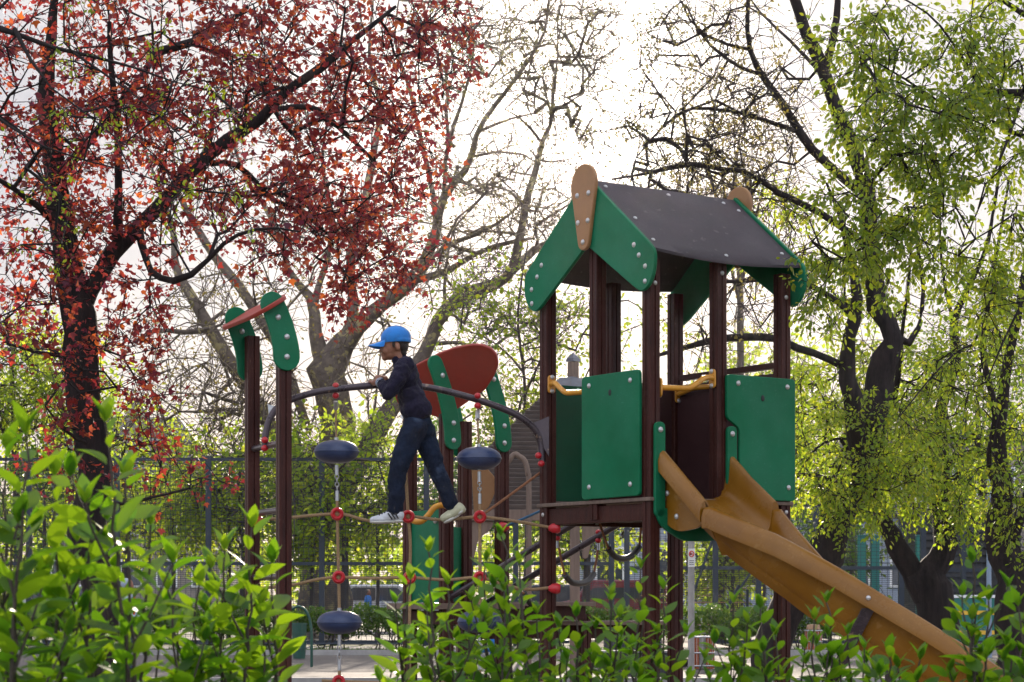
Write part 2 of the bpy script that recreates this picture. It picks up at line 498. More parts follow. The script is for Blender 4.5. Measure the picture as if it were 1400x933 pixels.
# gable boards
half = [(0.5, 3.485), (-0.075, 3.025), (-0.135, 2.965), (-0.128, 2.85), (-0.085, 2.775), (-0.02, 2.742), (0.045, 2.775), (0.455, 3.05), (0.5, 3.075)]
rad = [0, .08, .08, .09, .09, .08, .03, 0, 0]
for a, out in ((-0.072, -1), (1.072, 1)):
    for sgn in (0, 1):
        pl = [(p if sgn == 0 else 1 - p, z) for p, z in half]
        # the two boards meet at the apex with a hairline joint
        pl = [((0.4985 if sgn == 0 else 0.5015) if abs(x - 0.5) < 1e-6 else x, z) for x, z in pl]
        bd = MB().prism(rounded(pl, rad), T(a, 0, 0), V, ZV, U, 0.024).build('gable_board', M['green'], tower, 40, 0.004)
        for bb, z in ((0.005, 2.955), (-0.052, 2.885), (-0.05, 2.80), (0.12, 2.98) if out > 0 else (0.05, 3.02)):
            x = bb if sgn == 0 else 1 - bb
            bolt(bd, T(a + out * 0.012, x, z), U * out, 1.15)
    fin = [(0.5 + 0.118 * math.cos(t), 3.435 + 0.118 * math.sin(t)) for t in np.linspace(-.12, PI + .12, 20)] + [(0.5 + 0.052 * math.cos(t), 3.10 + 0.052 * math.sin(t)) for t in np.linspace(PI + .15, 2 * PI - .15, 10)]
    fb = MB().prism(fin, T(a + out * 0.0255, 0, 0), V, ZV, U, 0.024).build('finial', M['tan'], tower, 40, 0.004)
    for bb, z in ((-0.055, 3.375), (0.055, 3.375), (-0.048, 3.215), (0.048, 3.215), (0.0, 3.095)):
        bolt(fb, T(a + out * 0.038, 0.5 + bb, z), U * out, 1.2)


def hole_ring(parent, p, nrm):
    R = Vector(nrm).to_track_quat('Z', 'Y').to_matrix()
    MB().ell(p, (0.014, 0.019, 0.0025), R, 14, 6).build('bolt_hole', M['black'], parent, 40)


def side_board(name, m, quad, o, ex, nrm, t=0.022, r=0.03, bolts=(), hole=None):
    """board in the (ex, z) plane"""
    bd = MB().prism(rounded(quad, r), o, ex, ZV, nrm, t).build(name, m, tower, 40, 0.004)
    for x, z in bolts:
        bolt(bd, Vector(o) + Vector(ex) * x + ZV * z + Vector(nrm) * (t / 2), nrm, 1.2)
    if hole:
        hole_ring(bd, Vector(o) + Vector(ex) * hole[0] + ZV * hole[1] + Vector(nrm) * (t / 2 + 0.001), nrm)
    return bd


# gable side, right half (outside the posts)
side_board('side_board', M['green'], [(0.028, 1.592), (0.575, 1.588), (0.575, 2.312), (0.028, 2.312)], T(-0.053, 0, 0), V, -U,
           bolts=((0.11, 2.255), (0.50, 2.255), (0.11, 1.66), (0.50, 1.66)), hole=(0.30, 2.20))
# long side, right half: notched at the lower left for the slide bracket
side_board('side_board', M['green'], [(0.612, 1.585), (1.05, 1.585), (1.05, 2.312), (0.515, 2.312), (0.515, 2.055), (0.612, 2.0)], T(0, -0.053, 0), U, -V,
           bolts=((0.60, 2.262), (0.985, 2.262), (0.995, 1.665)), hole=(0.79, 2.185), r=0.028)
# far boards seen through the openings
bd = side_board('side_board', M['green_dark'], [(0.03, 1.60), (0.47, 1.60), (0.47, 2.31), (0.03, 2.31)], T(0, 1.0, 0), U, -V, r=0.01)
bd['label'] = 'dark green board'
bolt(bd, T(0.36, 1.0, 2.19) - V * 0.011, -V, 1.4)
bd = side_board('side_board', M['brown_board'], [(0.03, 1.58), (0.97, 1.58), (0.97, 2.355), (0.03, 2.355)], T(1.0, 0, 0), V, -U, r=0.02)
bd['label'] = 'dark brown board'
bd = side_board('side_board', M['brown_board'], [(0.53, 1.58), (0.97, 1.58), (0.97, 2.36), (0.53, 2.36)], T(0, 1.0, 0), U, -V, r=0.02)
bd['label'] = 'dark brown board'
MB().box(T(0.995, 0.48, 2.40), (0.05, 0.9, 0.035), Matrix((U, V, ZV)).transposed()).build('top_rail', M['post'], tower, 0, 0.003)


def grab_rail(p0, p1, n0, drop, flanges=(True, True), wave=1.0):
    """S shaped pipe between two posts"""
    p0 = Vector(p0); p1 = Vector(p1)
    d = (p1 - p0)
    pts = []
    for t, k in ((0, 0), (.08, 0.02), (.22, -.05), (.40, -.55), (.55, -.95), (.75, -1.0), (.92, -1.0), (1, -1.0)):
        pts.append(p0 + d * t + ZV * (drop * k) + Vector(n0) * (0.05 * math.sin(PI * min(1, t * 1.0))))
    pr = MB().tube([Vector(q) for q in smooth_pts([tuple(q) for q in pts], 5)], 0.0165, 10).build('grab_rail', M['yellow'], tower, 60)
    for fl, p, sg in ((flanges[0], p0, 1), (flanges[1], p0 + d - ZV * drop, -1)):
        if fl:
            ax = d.normalized() * sg
            side = ax.cross(ZV)
            poly = rounded([(-.026, -.055), (.026, -.055), (.026, .055), (-.026, .055)], .024)
            MB().prism(poly, p + ax * 0.006, side, ZV, ax, 0.012).build('flange', M['yellow'], pr, 40, 0.002)
            for dz in (-.042, .042):
                bolt(pr, p + ax * 0.013 + ZV * dz, ax, 1.1)
    return pr


grab_rail(T(-0.01, 0.955, 2.305), T(-0.01, 0.545, 2.305), -U, 0.075)
grab_rail(T(0.455, -0.01, 2.285), T(0.045, -0.01, 2.285), -V, 0.075)
grab_rail(T(0.98, 0.95, 2.30), T(0.98, 0.55, 2.30), -U, -0.02)
# bolts on the posts
for a, b, z in ((0, 0, 1.515), (0, 1, 1.515), (0, 0, 2.80), (1, 0, 2.80), (0.5, 0, 2.90), (1, 0, 1.52)):
    n = -V if b == 0 else -U
    bolt(tower, T(a, b, z) + n * 0.0375, n, 1.0)

# ------------------------------------------------------------------ slide
slide_root = None
rimpx = [(880, 585), (903, 612), (968, 690), (978, 696), (1064, 731), (1146, 775), (1263, 846), (1380, 920), (1500, 995), (1700, 1115)]


def rim_y(x):
    return float(np.interp(x, [p[0] for p in rimpx], [p[1] for p in rimpx]))


SW = 0.235
c0 = T(0.30, -0.03, 0)
s_st = 0.42; R_arc = 1.15; turn = math.radians(52)


def path(s):
    h0 = -V; left = U
    if s <= s_st:
        return c0 + h0 * s, h0
    pc = c0 + h0 * s_st
    th = min((s - s_st) / R_arc, turn)
    ctr = pc + left * R_arc
    p = ctr - left * (R_arc * math.cos(th)) + h0 * (R_arc * math.sin(th))
    h = h0 * math.cos(th) + left * math.sin(th)
    if s - s_st > R_arc * turn:
        p = p + h * (s - s_st - R_arc * turn)
    return p, h


ss = list(np.linspace(0.0, 0.40, 7)) + list(np.linspace(0.45, 3.15, 46))
zf_tab = ([0, .2, .42, .9, 1.4, 2.0, 2.45], [1.862, 1.70, 1.545, 1.245, 0.94, 0.56, 0.38])
z0_tab = ([0, .08, .42, .9, 1.4, 2.0, 2.3, 2.45], [1.585, 1.56, 1.33, 1.03, 0.70, 0.33, 0.24, 0.235])
rings = []
for s in ss:
    c, h = path(s)
    right = Vector((h.y, -h.x, 0))
    pn = c + right * (SW + 0.03)
    px = 700 + pn.x / pn.y * F
    zn = CH + (HY - rim_y(px)) / F * pn.y
    zf = float(np.interp(s, *zf_tab)); z0 = float(np.interp(s, *z0_tab))
    if s > 0.42:
        z0 = max(0.20, zn - float(np.interp(s, [.42, .9, 1.4, 2.6, 3.1], [.215, .33, .345, .33, .22])))
        zf = z0 + float(np.interp(s, [.42, .9, 1.6, 3.1], [.225, .19, .21, .20]))
    zn = max(zn, z0 + 0.10)
    w = SW
    sec = [(w + .064, zn - .120), (w + .066, zn - .060), (w + .052, zn - .016), (w + .032, zn - .002), (w + .014, zn - .003), (w + .002, zn - .016),
           (w - .010, z0 + .45 * (zn - z0)), (w - .022, z0 + .08), (w - .050, z0 + .022), (w - .095, z0), (0, z0 - .004), (-w + .095, z0), (-w + .050, z0 + .020), (-w + .022, z0 + .065), (-w + .008, z0 + .5 * (zf - z0)),
           (-w - .002, zf - .016), (-w - .014, zf - .003), (-w - .032, zf - .002), (-w - .046, zf - .018), (-w - .050, zf - .06), (-w - .044, zf - .098), (-w - .034, zf - .096),
           (-w - .024, zf - .05), (-w - .016, zf - .06), (-w - .006, z0 + .4 * (zf - z0)), (-w + .02, z0 + .03), (-w + .075, z0 - .045), (0, z0 - .055), (w - .085, z0 - .045), (w - .045, z0 + .03), (w - .030, z0 + .4 * (zn - z0)), (w - .010, zn - .05), (w + .040, zn - .052), (w + .048, zn - .118)]
    rings.append([Vector((c.x, c.y, 0)) + right * l + ZV * z for l, z in sec])


def loft(rs, name, m, parent, sm=50):
    n = len(rs[0]); mb = MB()
    vs = [p for r in rs for p in r]; fs = []
    for i in range(len(rs) - 1):
        for j in range(n):
            a, b = i * n + j, i * n + (j + 1) % n
            fs.append((a, b, b + n, a + n))
    fs.append(tuple(range(n - 1, -1, -1))); fs.append(tuple((len(rs) - 1) * n + j for j in range(n)))
    return mb.add(vs, fs).build(name, m, parent, sm)


head = loft(rings[:7], 'slide', M['slide'], tower, 45)
chute = loft([[p + (path(ss[7])[1]) * -0.043 for p in rings[7]]] + rings[7:], 'slide', M['slide'], tower, 45)
head['label'] = 'steep upper length of the ochre slide'
chute['label'] = 'long curving lower length of the ochre slide'
# mounting cheeks with bolts
ch = rounded([(0.0, 1.44), (0.0, 1.80), (0.035, 1.83), (0.10, 1.74), (0.36, 1.46), (0.30, 1.40), (0.12, 1.38)], [.05, .01, .01, .02, .03, .05, .06])
for sg, aa in ((1, 0.30 - SW + 0.012), (-1, 0.30 + SW + 0.012)):
    cb = MB().prism(ch if sg < 0 else rounded([(0.0, 1.44), (0.0, 1.735), (0.14, 1.60), (0.36, 1.44), (0.30, 1.40), (0.12, 1.38)], [.05, .01, .02, .03, .05, .06]), T(aa, -0.03, 0), -V, ZV, U, 0.016).build('slide_cheek', M['slide'], head, 40, 0.003)
    if sg == 1:
        for x, z in ((0.085, 1.665), (0.03, 1.605), (0.115, 1.47)):
            bolt(cb, T(aa - 0.008, -0.03 - x, z), -U, 1.3)
    bk = rounded([(-.036, 1.47), (.036, 1.47), (.036, 2.01), (-.036, 2.01)], .035)
    ab = 0.018 if sg == 1 else 0.556
    gb = MB().prism(bk, T(ab, -0.053, 0), U, ZV, -V, 0.022).build('slide_bracket', M['green'], tower, 40, 0.003)
    bolt(gb, T(ab, -0.064, 1.965), -V, 1.3)
MB().prism(rounded([(-.02, 1.52), (0.62, 1.52), (0.58, 1.40), (0.40, 1.335), (0.18, 1.335), (0.02, 1.42)], .05), T(0, -0.053, 0), U, ZV, -V, 0.022).build('slide_bracket', M['green'], tower, 40, 0.003)
# steel strap round the near wall
k = min(range(len(ss)), key=lambda i: abs(ss[i] - 1.22))
c, h = path(ss[k]); right = Vector((h.y, -h.x, 0))
zz = rings[k][5].z
st = []
for (l, dz) in ((SW + .020, -.104), (SW + .006, -.20), (SW - .015, -.30), (SW - .06, -.42), (SW - .13, -.50)):
    st.append(Vector((c.x, c.y, zz)) + right * (l + 0.012) + ZV * dz + h * (0.52 * (dz + .10)))
sv = []
for p in st:
    sv += [p - h * 0.036, p + h * 0.036, p + h * 0.036 - right * 0.007, p - h * 0.036 - right * 0.007]
fs = [(0, 1, 2, 3), (16, 19, 18, 17)]
for i in range(4):
    for j in range(4):
        a, b = i * 4 + j, i * 4 + (j + 1) % 4
        fs.append((a, b, b + 4, a + 4))
MB().add(sv, fs).build('support_strap', M['tube'], chute, 0, 0.002)
bolt(chute, Vector((c.x, c.y, zz - 0.05)) + right * (SW + .067), right, 1.0)
cl, hl = path(1.32)
MB().tube([Vector((cl.x, cl.y, 0.0)) , Vector((cl.x, cl.y, rings[k][9].z - 0.05))], 0.03, 10).build('slide_leg', M['tube'], tower, 60)

# ================================================================== arch frame at the left
E1 = Vector((0.414, -0.910, 0)).normalized()
W1 = Vector((-E1.y, E1.x, 0))
FN = Vector((-1.322, 12.20, 0)); FF = Vector((-1.572, 12.75, 0))
frame = thing('arch_climber', (FN + FF) / 2, 'tall two-post climbing frame at left with small red roof and a long dark arch', 'climbing frame')
post(frame, FN, 2.60, E1, W1); post(frame, FF, 2.592, E1, W1)
for yy in (610, 700, 789, 875):
    z = CH + (HY - yy) / F * 12.48
    MB().tube([FF + E1 * 0.03 + ZV * z, FN - E1 * 0.03 + ZV * z], 0.019, 10).build('rung', M['tube'], frame, 60)


def banana(parent, base, zt, ew, n, name='curved_board', mm=None, height=0.44, lean=0.155, wd=0.15):
    """curved upright board: centre line leans towards -ew at the top"""
    L = []; Rr = []
    K = 10
    for i in range(K + 1):
        t = i / K
        cx = -lean * (t ** 1.7) ; cz = zt - height + height * t
        tang = Vector((-lean * 1.7 * t ** 0.7, height)).normalized() if t > 0 else Vector((0, 1))
        nx = Vector((tang.y, -tang.x))
        w = wd / 2 * (1.0 - 0.10 * t)
        L.append((cx - nx.x * w, cz - nx.y * w)); Rr.append((cx + nx.x * w, cz + nx.y * w))
        if i == 0:
            b0 = (cx, cz, w)
        if i == K:
            tp = (cx, cz, w, tang, nx)
    cap0 = [(b0[0] + b0[2] * math.cos(a), b0[1] + b0[2] * math.sin(a)) for a in np.linspace(PI, 2 * PI, 10)][1:-1]
    cap1 = []
    for a in np.linspace(0, PI, 10)[1:-1]:
        q = tp[4] * math.cos(a) * tp[2] + tp[3] * math.sin(a) * tp[2]
        cap1.append((tp[0] + q.x, tp[1] + q.y))
    poly = L[::-1] + cap0 + Rr + cap1
    bd = MB().prism(poly, (base.x, base.y, 0), ew, ZV, n, 0.022).build(name, mm or M['green'], parent, 40, 0.004)
    for x, z in ((0.0, zt - height), (0.0, zt - height + 0.115), (-lean * 0.62, zt - 0.075)):
        bolt(bd, Vector((base.x, base.y, 0)) + Vector(ew) * x + ZV * z + Vector(n) * 0.011, n, 1.3)
        bolt(bd, Vector((base.x, base.y, 0)) + Vector(ew) * x + ZV * z - Vector(n) * 0.011, -Vector(n), 1.3)
    return bd


zt1 = CH + (HY - 417) / F * 12.15
banana(frame, FN + E1 * 0.0495, zt1, W1, E1, height=0.30, lean=0.085, wd=0.16)
banana(frame, FF - E1 * 0.0495, zt1, W1, -E1, height=0.30, lean=0.085, wd=0.16)
mid = (FN + FF) / 2
e2 = (W1 * math.cos(math.radians(33)) + ZV * math.sin(math.radians(33))).normalized()
nn = E1.cross(e2).normalized()
cc = Vector((mid.x, mid.y, 0)) - W1 * 0.085 + ZV * (zt1 - 0.005)
poly = rounded([(-.06, -.52), (.05, -.54), (.135, -.36), (.135, .36), (.05, .54), (-.06, .52), (-.135, .34), (-.135, -.34)], .10, 6)
MB().prism([(x, y * 0.82) for x, y in poly], cc, e2, E1, nn, 0.024).build('canopy_board', M['red'], frame, 40, 0.005)
# the arch
archpx = [(362, 611, 12.47), (363, 597, 12.47), (368, 575, 12.48), (380, 557, 12.5), (400, 546, 12.52), (430, 537, 12.54), (458, 532.5, 12.56), (507, 527.5, 12.6), (545, 526.5, 12.63), (585, 530, 12.65), (620, 537.5, 12.67), (655, 547.5, 12.7), (690, 560, 12.72), (715, 573, 12.74), (732, 589, 12.76), (739, 607, 12.77), (741, 632, 12.77)]
ap = smooth_pts([tuple(P(*q)) for q in archpx], 5)
MB().tube([Vector(q) for q in ap], 0.0205, 12).build('arch_tube', M['tube'], frame, 60)


def ball(parent, p, r=0.021, name='clamp_ball'):
    return MB().ell(p, (r, r, r * 0.92), n=14, m=9).build(name, M['red_plastic'], parent, 60)


for x, y, Y in ((362, 602, 12.45), (362, 613, 12.45), (736, 623, 12.73), (740, 634, 12.73)):
    ball(frame, P(x, y, Y))
# gusset plates in the arch corners
g = [P(366, 553, 12.55), P(381, 556, 12.52), P(368, 577, 12.52)]
MB().prism([(0, 0), (.066, -.016), (.012, -.105)], g[0], Vector((1, -.05, 0)), ZV, Vector((.05, 1, 0)), 0.008).build('gusset', M['steel'], frame, 0)
g0 = P(728, 579, 12.76)
MB().prism([(0, 0), (.10, .042), (.10, -.20), (.055, -.13)], g0, Vector((1, .03, 0)), ZV, Vector((-.03, 1, 0)), 0.008).build('gusset', M['tube'], frame, 0)

# ------------------------------------------------------------------ rope net under the arch
net = thing('rope_net', (P(558, 790, 12.62)), 'beige climbing net with red knots and blue-black discs hung under the dark arch', 'climbing net')
NY = 12.60
nodes = {}


def rope(parent, pts, r=0.0095, m='rope', name='rope'):
    pp = smooth_pts([tuple(p) for p in pts], 6)
    return MB().tube([Vector(q) for q in pp], r, 8).build(name, M[m], parent, 60)


def ring(parent, p):
    mb = MB()
    K = 16; q = 8
    vs = []; fs = []
    for i in range(K):
        a = 2 * PI * i / K
        for j in range(q):
            b = 2 * PI * j / q
            rr = 0.027 + 0.0135 * math.cos(b)
            vs.append(Vector(p) + Vector((rr * math.cos(a), 0.021 * math.sin(b), rr * math.sin(a))))
    for i in range(K):
        for j in range(q):
            fs.append((i * q + j, i * q + (j + 1) % q, ((i + 1) % K) * q + (j + 1) % q, ((i + 1) % K) * q + j))
    mb.add(vs, fs)
    return mb.build('knot_ring', M['red_plastic'], parent, 60)


def ferrule(parent, p0, p1, r=0.0135):
    return MB().tube([p0, p1], r, 10).build('ferrule', M['steel'], parent, 40)


def chain(parent, p0, p1, nl):
    p0 = Vector(p0); p1 = Vector(p1); d = (p1 - p0); ln = d.length / nl
    mb = MB(); ax = d.normalized()
    for i in range(nl):
        c = p0 + d * ((i + 0.5) / nl)
        sd = Vector((1, 0, 0)) if i % 2 == 0 else Vector((0, 1, 0))
        K = 14
        pts = []
        for k in range(K + 1):
            a = 2 * PI * k / K
            pts.append(c + ax * (math.cos(a) * ln * 0.62) + sd * (math.sin(a) * 0.011))
        mb.tube(pts, 0.0036, 6, caps=False)
    return mb.build('chain', M['steel'], parent, 60)


def pod(parent, c):
    pr = []
    for i in range(13):
        th = PI * i / 12
        pr.append((max(0.004, 0.134 * math.sin(th) ** 0.82), 0.0 + 0.070 * math.cos(th) + 0.0))
    mb = MB().lathe(pr, c, 32)
    pd = mb.build('disc', M['rubber'], parent, 60)
    MB().tube([c + ZV * 0.066, c + ZV * 0.086], 0.013, 10).build('ferrule', M['steel'], pd, 40)
    # moulding seam
    MB().lathe([(0.1335, 0.006), (0.1362, 0.003), (0.1362, -0.003), (0.1335, -0.006)], c, 32).build('seam', M['rubber'], pd, 30)
    return pd


upper = [P(351, 711, 12.70), P(385, 709, 12.66), P(461, 703, NY), P(500, 711.5, NY + 0.0), P(531, 714.5, NY), P(558, 706.5, NY), P(605, 711, NY), P(656, 707, NY), P(705, 713, 12.66), P(750, 721, 12.74)]
lower = [P(351, 805, 12.70), P(400, 800, 12.64), P(432, 793, NY), P(463, 789.5, NY), P(510, 791, NY), P(560, 790, NY), P(610, 793, NY), P(656, 790, NY), P(690, 800, 12.64), P(722, 806, 12.7), P(750, 804, 12.74)]
rope(net, upper); rope(net, lower)
for x, y in ((461, 703), (558, 706.5), (656, 707), (463, 789.5), (560, 790), (656, 790), (463, 932), (656, 930)):
    ring(net, P(x, y, NY - 0.004))
for (x, ytop, xp, yp, xn, yn, xm, ym, xq, yq) in ((459, 533, 460, 618, 461, 703, 463, 789.5, 464, 851), (653, 547, 655, 627, 656, 707, 656, 790, 656, 850)):
    Yt = 12.58 if x < 500 else 12.66
    ball(net, P(x, ytop - 5.5, Yt - 0.022), 0.020); ball(net, P(x, ytop + 8, Yt), 0.021)
    ferrule(net, P(x, ytop + 16, Yt), P(x, ytop + 27, NY))
    rope(net, [P(x, ytop + 26, NY), P(xp, yp - 14, NY)], 0.0062)
    pod(net, P(xp, yp, NY))
    ferrule(net, P(xp + .3, yp + 18, NY), P(xp + .5, yp + 32, NY), 0.011)
    chain(net, P(xp + .5, yp + 31, NY), P(xn, yn - 32, NY), 4)
    ferrule(net, P(xn, yn - 32, NY), P(xn, yn - 18, NY), 0.011)
    rope(net, [P(xn, yn - 19, NY), P(xn, yn, NY)], 0.0085)
    rope(net, [P(xn, yn, NY), P(xm, ym, NY)], 0.0095)
    rope(net, [P(xm, ym, NY), P(xq, yq - 16, NY)], 0.0095)
    pod(net, P(xq, yq, NY))
    ferrule(net, P(xq, yq + 17, NY), P(xq, yq + 32, NY), 0.011)
    chain(net, P(xq, yq + 31, NY), P(xq, yq + 51, NY), 3)
    ferrule(net, P(xq, yq + 51, NY), P(xq, yq + 66, NY), 0.011)
    rope(net, [P(xq, yq + 65, NY), P(xq, 932, NY), P(xq, 1090, NY)], 0.0095)
# middle rope
ball(net, P(553, 521, 12.61), 0.020); ball(net, P(553, 534, 12.64), 0.021)
rope(net, [P(553, 532, 12.64), P(554, 620, NY + .01), P(558, 706, NY)], 0.0095)
rope(net, [P(558, 706, NY), P(561, 745, NY), P(560, 790, NY)], 0.0095)
rope(net, [P(560, 790, NY), P(560, 930, NY), P(560, 1090, NY)], 0.0095)
rope(net, [P(440, 931, NY), P(463, 932, NY), P(560, 934, NY), P(656, 930, NY), P(750, 934, 12.74)], 0.0095)


def post_clamp(parent, p, d):
    """red shell clamp: fat cone"""
    d = Vector(d).normalized()
    return MB().tube([p, p + d * 0.018, p + d * 0.05, p + d * 0.072], [0.026, 0.034, 0.028, 0.013], 12).build('post_clamp', M['red_plastic'], parent, 50)


post_clamp(net, P(343, 711.5, 12.66), (1, -.02, 0.02))
post_clamp(net, P(766, 722, 12.74), (-1, 0, -.04)); post_clamp(net, P(766, 805, 12.74), (-1, 0, 0.02))
# single ropes towards the rear tower
dr = rope(None, [P(657, 706, NY + .01), P(700, 675, 12.75), P(742, 644, 12.85)], 0.0085, 'rope_orange', 'rope')
tag(dr, 'taut orange-brown rope rising from a red knot to the gabled tower post', 'rope')
br = rope(None, [P(690, 720, 14.2), P(714, 710, 13.6), P(745, 696, 12.87)], 0.0085, 'rope_blue', 'rope')
tag(br, 'short taut blue rope between the rear tower and the gabled tower post', 'rope')

# ================================================================== rear small tower
RB = Vector((-0.4375, 14.0, 0))
RS = 0.45


def T2(a, b, z):
    return RB + U * (a * RS) + V * (b * RS) + ZV * z


rear = thing('climbing_tower', T2(0.5, 0.5, 0), 'low brown climbing tower behind the boy with a domed red roof board', 'climbing tower')
zt2 = CH + (HY - 566) / F * 14.0
for a, b in ((0, 0), (1, 0), (0, 1), (1, 1)):
    post(rear, T2(a, b, 0), zt2)
for a, b, zz, ew in ((0, 0, 0, V), (1, 0, 0, V), (1, 1, 0, V)):
    n = -V if b == 0 else V
    base = T2(a, b, 0) + n * 0.05
    banana(rear, base - U * (0.02 if a else -.02), CH + (HY - 500) / F * 14.0, U, n, height=0.50, lean=0.14, wd=0.125)
# red canopy: a tilted board, its underside towards us
npl = Vector((-0.30, -0.72, -0.62)).normalized()
pc = P(632, 518, 14.05)
outline = [(536, 530), (550, 513), (572, 497), (600, 483), (622, 475), (645, 470.5), (660, 471), (672, 476), (680, 486), (681.5, 499), (676, 514), (664, 532), (634, 553), (612, 568), (600, 570), (588, 566), (566, 563), (545, 552)]
ex = npl.cross(ZV).normalized(); ey = ex.cross(npl).normalized()
cam = Vector((0, 0, CH)); pl = []
for x, y in outline:
    d = P(x, y, 1.0) - cam
    t = (pc - cam).dot(npl) / d.dot(npl)
    q = cam + d * t - pc
    pl.append((q.dot(ex), q.dot(ey)))
MB().prism(rounded(pl, .02, 3), pc, ex, ey, npl, 0.024).build('canopy_board', M['red'], rear, 40, 0.005)
# boards and rails below
MB().prism(rounded([(0.04, 0.98), (0.96 * RS, 0.98), (0.96 * RS, 1.60), (0.04, 1.60)], .02), T2(0, 0, 0), V, ZV, -U, 0.022).build('side_board', M['green'], rear, 40, 0.003)
MB().prism(rounded([(0.04, 0.98), (0.94 * RS, 0.98), (0.94 * RS, 1.50), (0.04, 1.50)], .02), T2(0, 1, 0), U, ZV, -V, 0.022).build('side_board', M['green'], rear, 40, 0.003)
bolt(rear, P(595, 712, 14.05), -U, 1.6); bolt(rear, P(612, 574, 13.95), -V, 1.3)
hp = [P(559, 704, 13.9), P(565, 712, 13.86), P(576, 713, 13.84), P(586, 704, 13.84), P(594, 694, 13.84), P(604, 691, 13.86), P(612, 692, 13.9)]
MB().tube([Vector(q) for q in smooth_pts([tuple(p) for p in hp], 5)], 0.02, 10).build('grab_rail', M['yellow'], rear, 60)
MB().prism(rounded([(0, 0), (.10, .05), (.165, .21), (.14, .27), (.0, .42), (-.02, .40)], .03), P(648, 705, 14.5), Vector((1, 0, 0)), ZV, Vector((0, 1, 0)), 0.022).build('step_board', M['tan'], rear, 40, 0.004)
MB().box(T2(0.5, 0.5, 0.955), (RS + .3, RS + .12, 0.04), Matrix((U, V, ZV)).transposed()).build('floor_plate', M['greywood'], rear, 0, 0.004)
for (a0, b0, sx, sy) in ((0.5, 0, RS, .045), (0.5, 1, RS, .045), (0, .5, .045, RS), (1, .5, .045, RS)):
    MB().box(T2(a0, b0, 0.88), (sx - .09 if sx > .1 else sx, sy - .09 if sy > .1 else sy, 0.09), Matrix((U, V, ZV)).transposed()).build('floor_beam', M['post'], rear, 0, 0.003)
post_clamp(rear, P(682, 721, 14.15), (1, 0, 0.02))
gl = P(640, 883, 13.2)

# low deck and rails right of the rear tower
deck = thing('low_deck', P(690, 835, 14.6), 'low brown timber deck with pale edge boards beside the rear tower', 'deck')
for x0, x1, y0, Yd, mm in ((628, 800, 826, 14.5, 'greywood'), (640, 905, 852, 14.9, 'greywood')):
    a = P(x0, y0, Yd); b = P(x1, y0, Yd + 0.5)
    d = (b - a); c = (a + b) / 2
    ax = Vector((d.x, d.y, 0)).normalized(); R = Matrix((ax, Vector((-ax.y, ax.x, 0)), ZV)).transposed()
    MB().box(c, (d.length, 0.30, 0.03), R).build('deck_board', M[mm], deck, 0, 0.004)
    MB().box(c - ZV * 0.064, (d.length - .02, 0.05, 0.096), R).build('beam', M['post'], deck, 0, 0.004)
for x, y, Y in ((690, 840, 14.75), (799, 840, 15.1), (640, 860, 14.6)):
    p = P(x, y, Y); post(deck, Vector((p.x, p.y, 0)), max(0.3, p.z), U, V)

# ------------------------------------------------------------------ inclined rails with hanging steps
rails = thing('ramp_rails', P(750, 760, 13.6), 'pair of dark tubes sloping up from the deck to the gabled tower floor', 'climbing rails')
ra = (P(604, 824, 14.05), P(816, 698, 12.98)); rb = (P(640, 840, 14.6), P(882, 695, 13.28))
for a, b in (ra, rb):
    MB().tube([a, b], 0.0215, 12).build('rail', M['tube'], rails, 60)


def on(rl, x):
    """point of a rail at photo column x"""
    a, b = rl
    lo, hi = 0.0, 1.0
    for _ in range(40):
        t = (lo + hi) / 2; q = a.lerp(b, t)
        if 700 + q.x / q.y * F < x: lo = t
        else: hi = t
    return a.lerp(b, (lo + hi) / 2)


slabels = ['lowest hanging black step half behind leaves under the sloping dark tubes',
           'middle hanging black step on two ropes, just right of the tower corner post',
           'highest hanging black step on two ropes, beside the near tower post']
for k, (xa, xb, l, r, sag) in enumerate(((672, 757, (717, 812), (753, 812), 832), (762, 818, (772, 786), (812, 785), 798), (819, 876, (832, 751), (874, 748), 764))):
    pa = on(ra, xa); pb = on(rb, xb)
    Ys = (pa.y + pb.y) / 2
    L = P(l[0], l[1], pa.y - .0); Rr = P(r[0], r[1], pb.y)
    mid_ = P((l[0] + r[0]) / 2, sag, Ys)
    st = thing('hanging_step', mid_, slabels[k], 'step', 'hanging steps of the sloping rails')
    pts = smooth_pts([tuple(L), tuple(L.lerp(mid_, .45) - ZV * .02), tuple(mid_), tuple(Rr.lerp(mid_, .45) - ZV * .02), tuple(Rr)], 5)
    MB().tube([Vector(q) for q in pts], 0.020, 12).build('tread', M['black_rubber'], st, 60)
    rope(st, [pa - ZV * .02, pa.lerp(L, .5) - Vector((.006, 0, 0)), L], 0.0075, 'rope_orange')
    rope(st, [pb - ZV * .02, pb.lerp(Rr, .5) + Vector((.006, 0, 0)), Rr], 0.0075, 'rope_orange')
    for q in (pa, pb):
        ball(st, q + ZV * .026, 0.019); ball(st, q - ZV * .026, 0.020)
        ferrule(st, q - ZV * .045, q - ZV * .09, 0.011)
# ================================================================== leaves and trees
def unit(A):
    return A / np.maximum(1e-9, np.linalg.norm(A, axis=1))[:, None]


def inst(tv, tf, pos, ax, nrm, sc):
    """copies of a template leaf: +Y of the template along ax, +Z along nrm"""
    ax = unit(ax); sd = unit(np.cross(ax, nrm)); nz = np.cross(sd, ax)
    sc = sc if sc.ndim == 2 else np.repeat(sc[:, None], 3, 1)
    loc = tv[None, :, :] * sc[:, None, :]
    W = pos[:, None, :] + loc[:, :, 0:1] * sd[:, None, :] + loc[:, :, 1:2] * ax[:, None, :] + loc[:, :, 2:3] * nz[:, None, :]
    n, k = len(pos), len(tv)
    Fc = tf[None, :, :] + (np.arange(n) * k)[:, None, None]
    return W.reshape(-1, 3), Fc.reshape(-1, tf.shape[1])


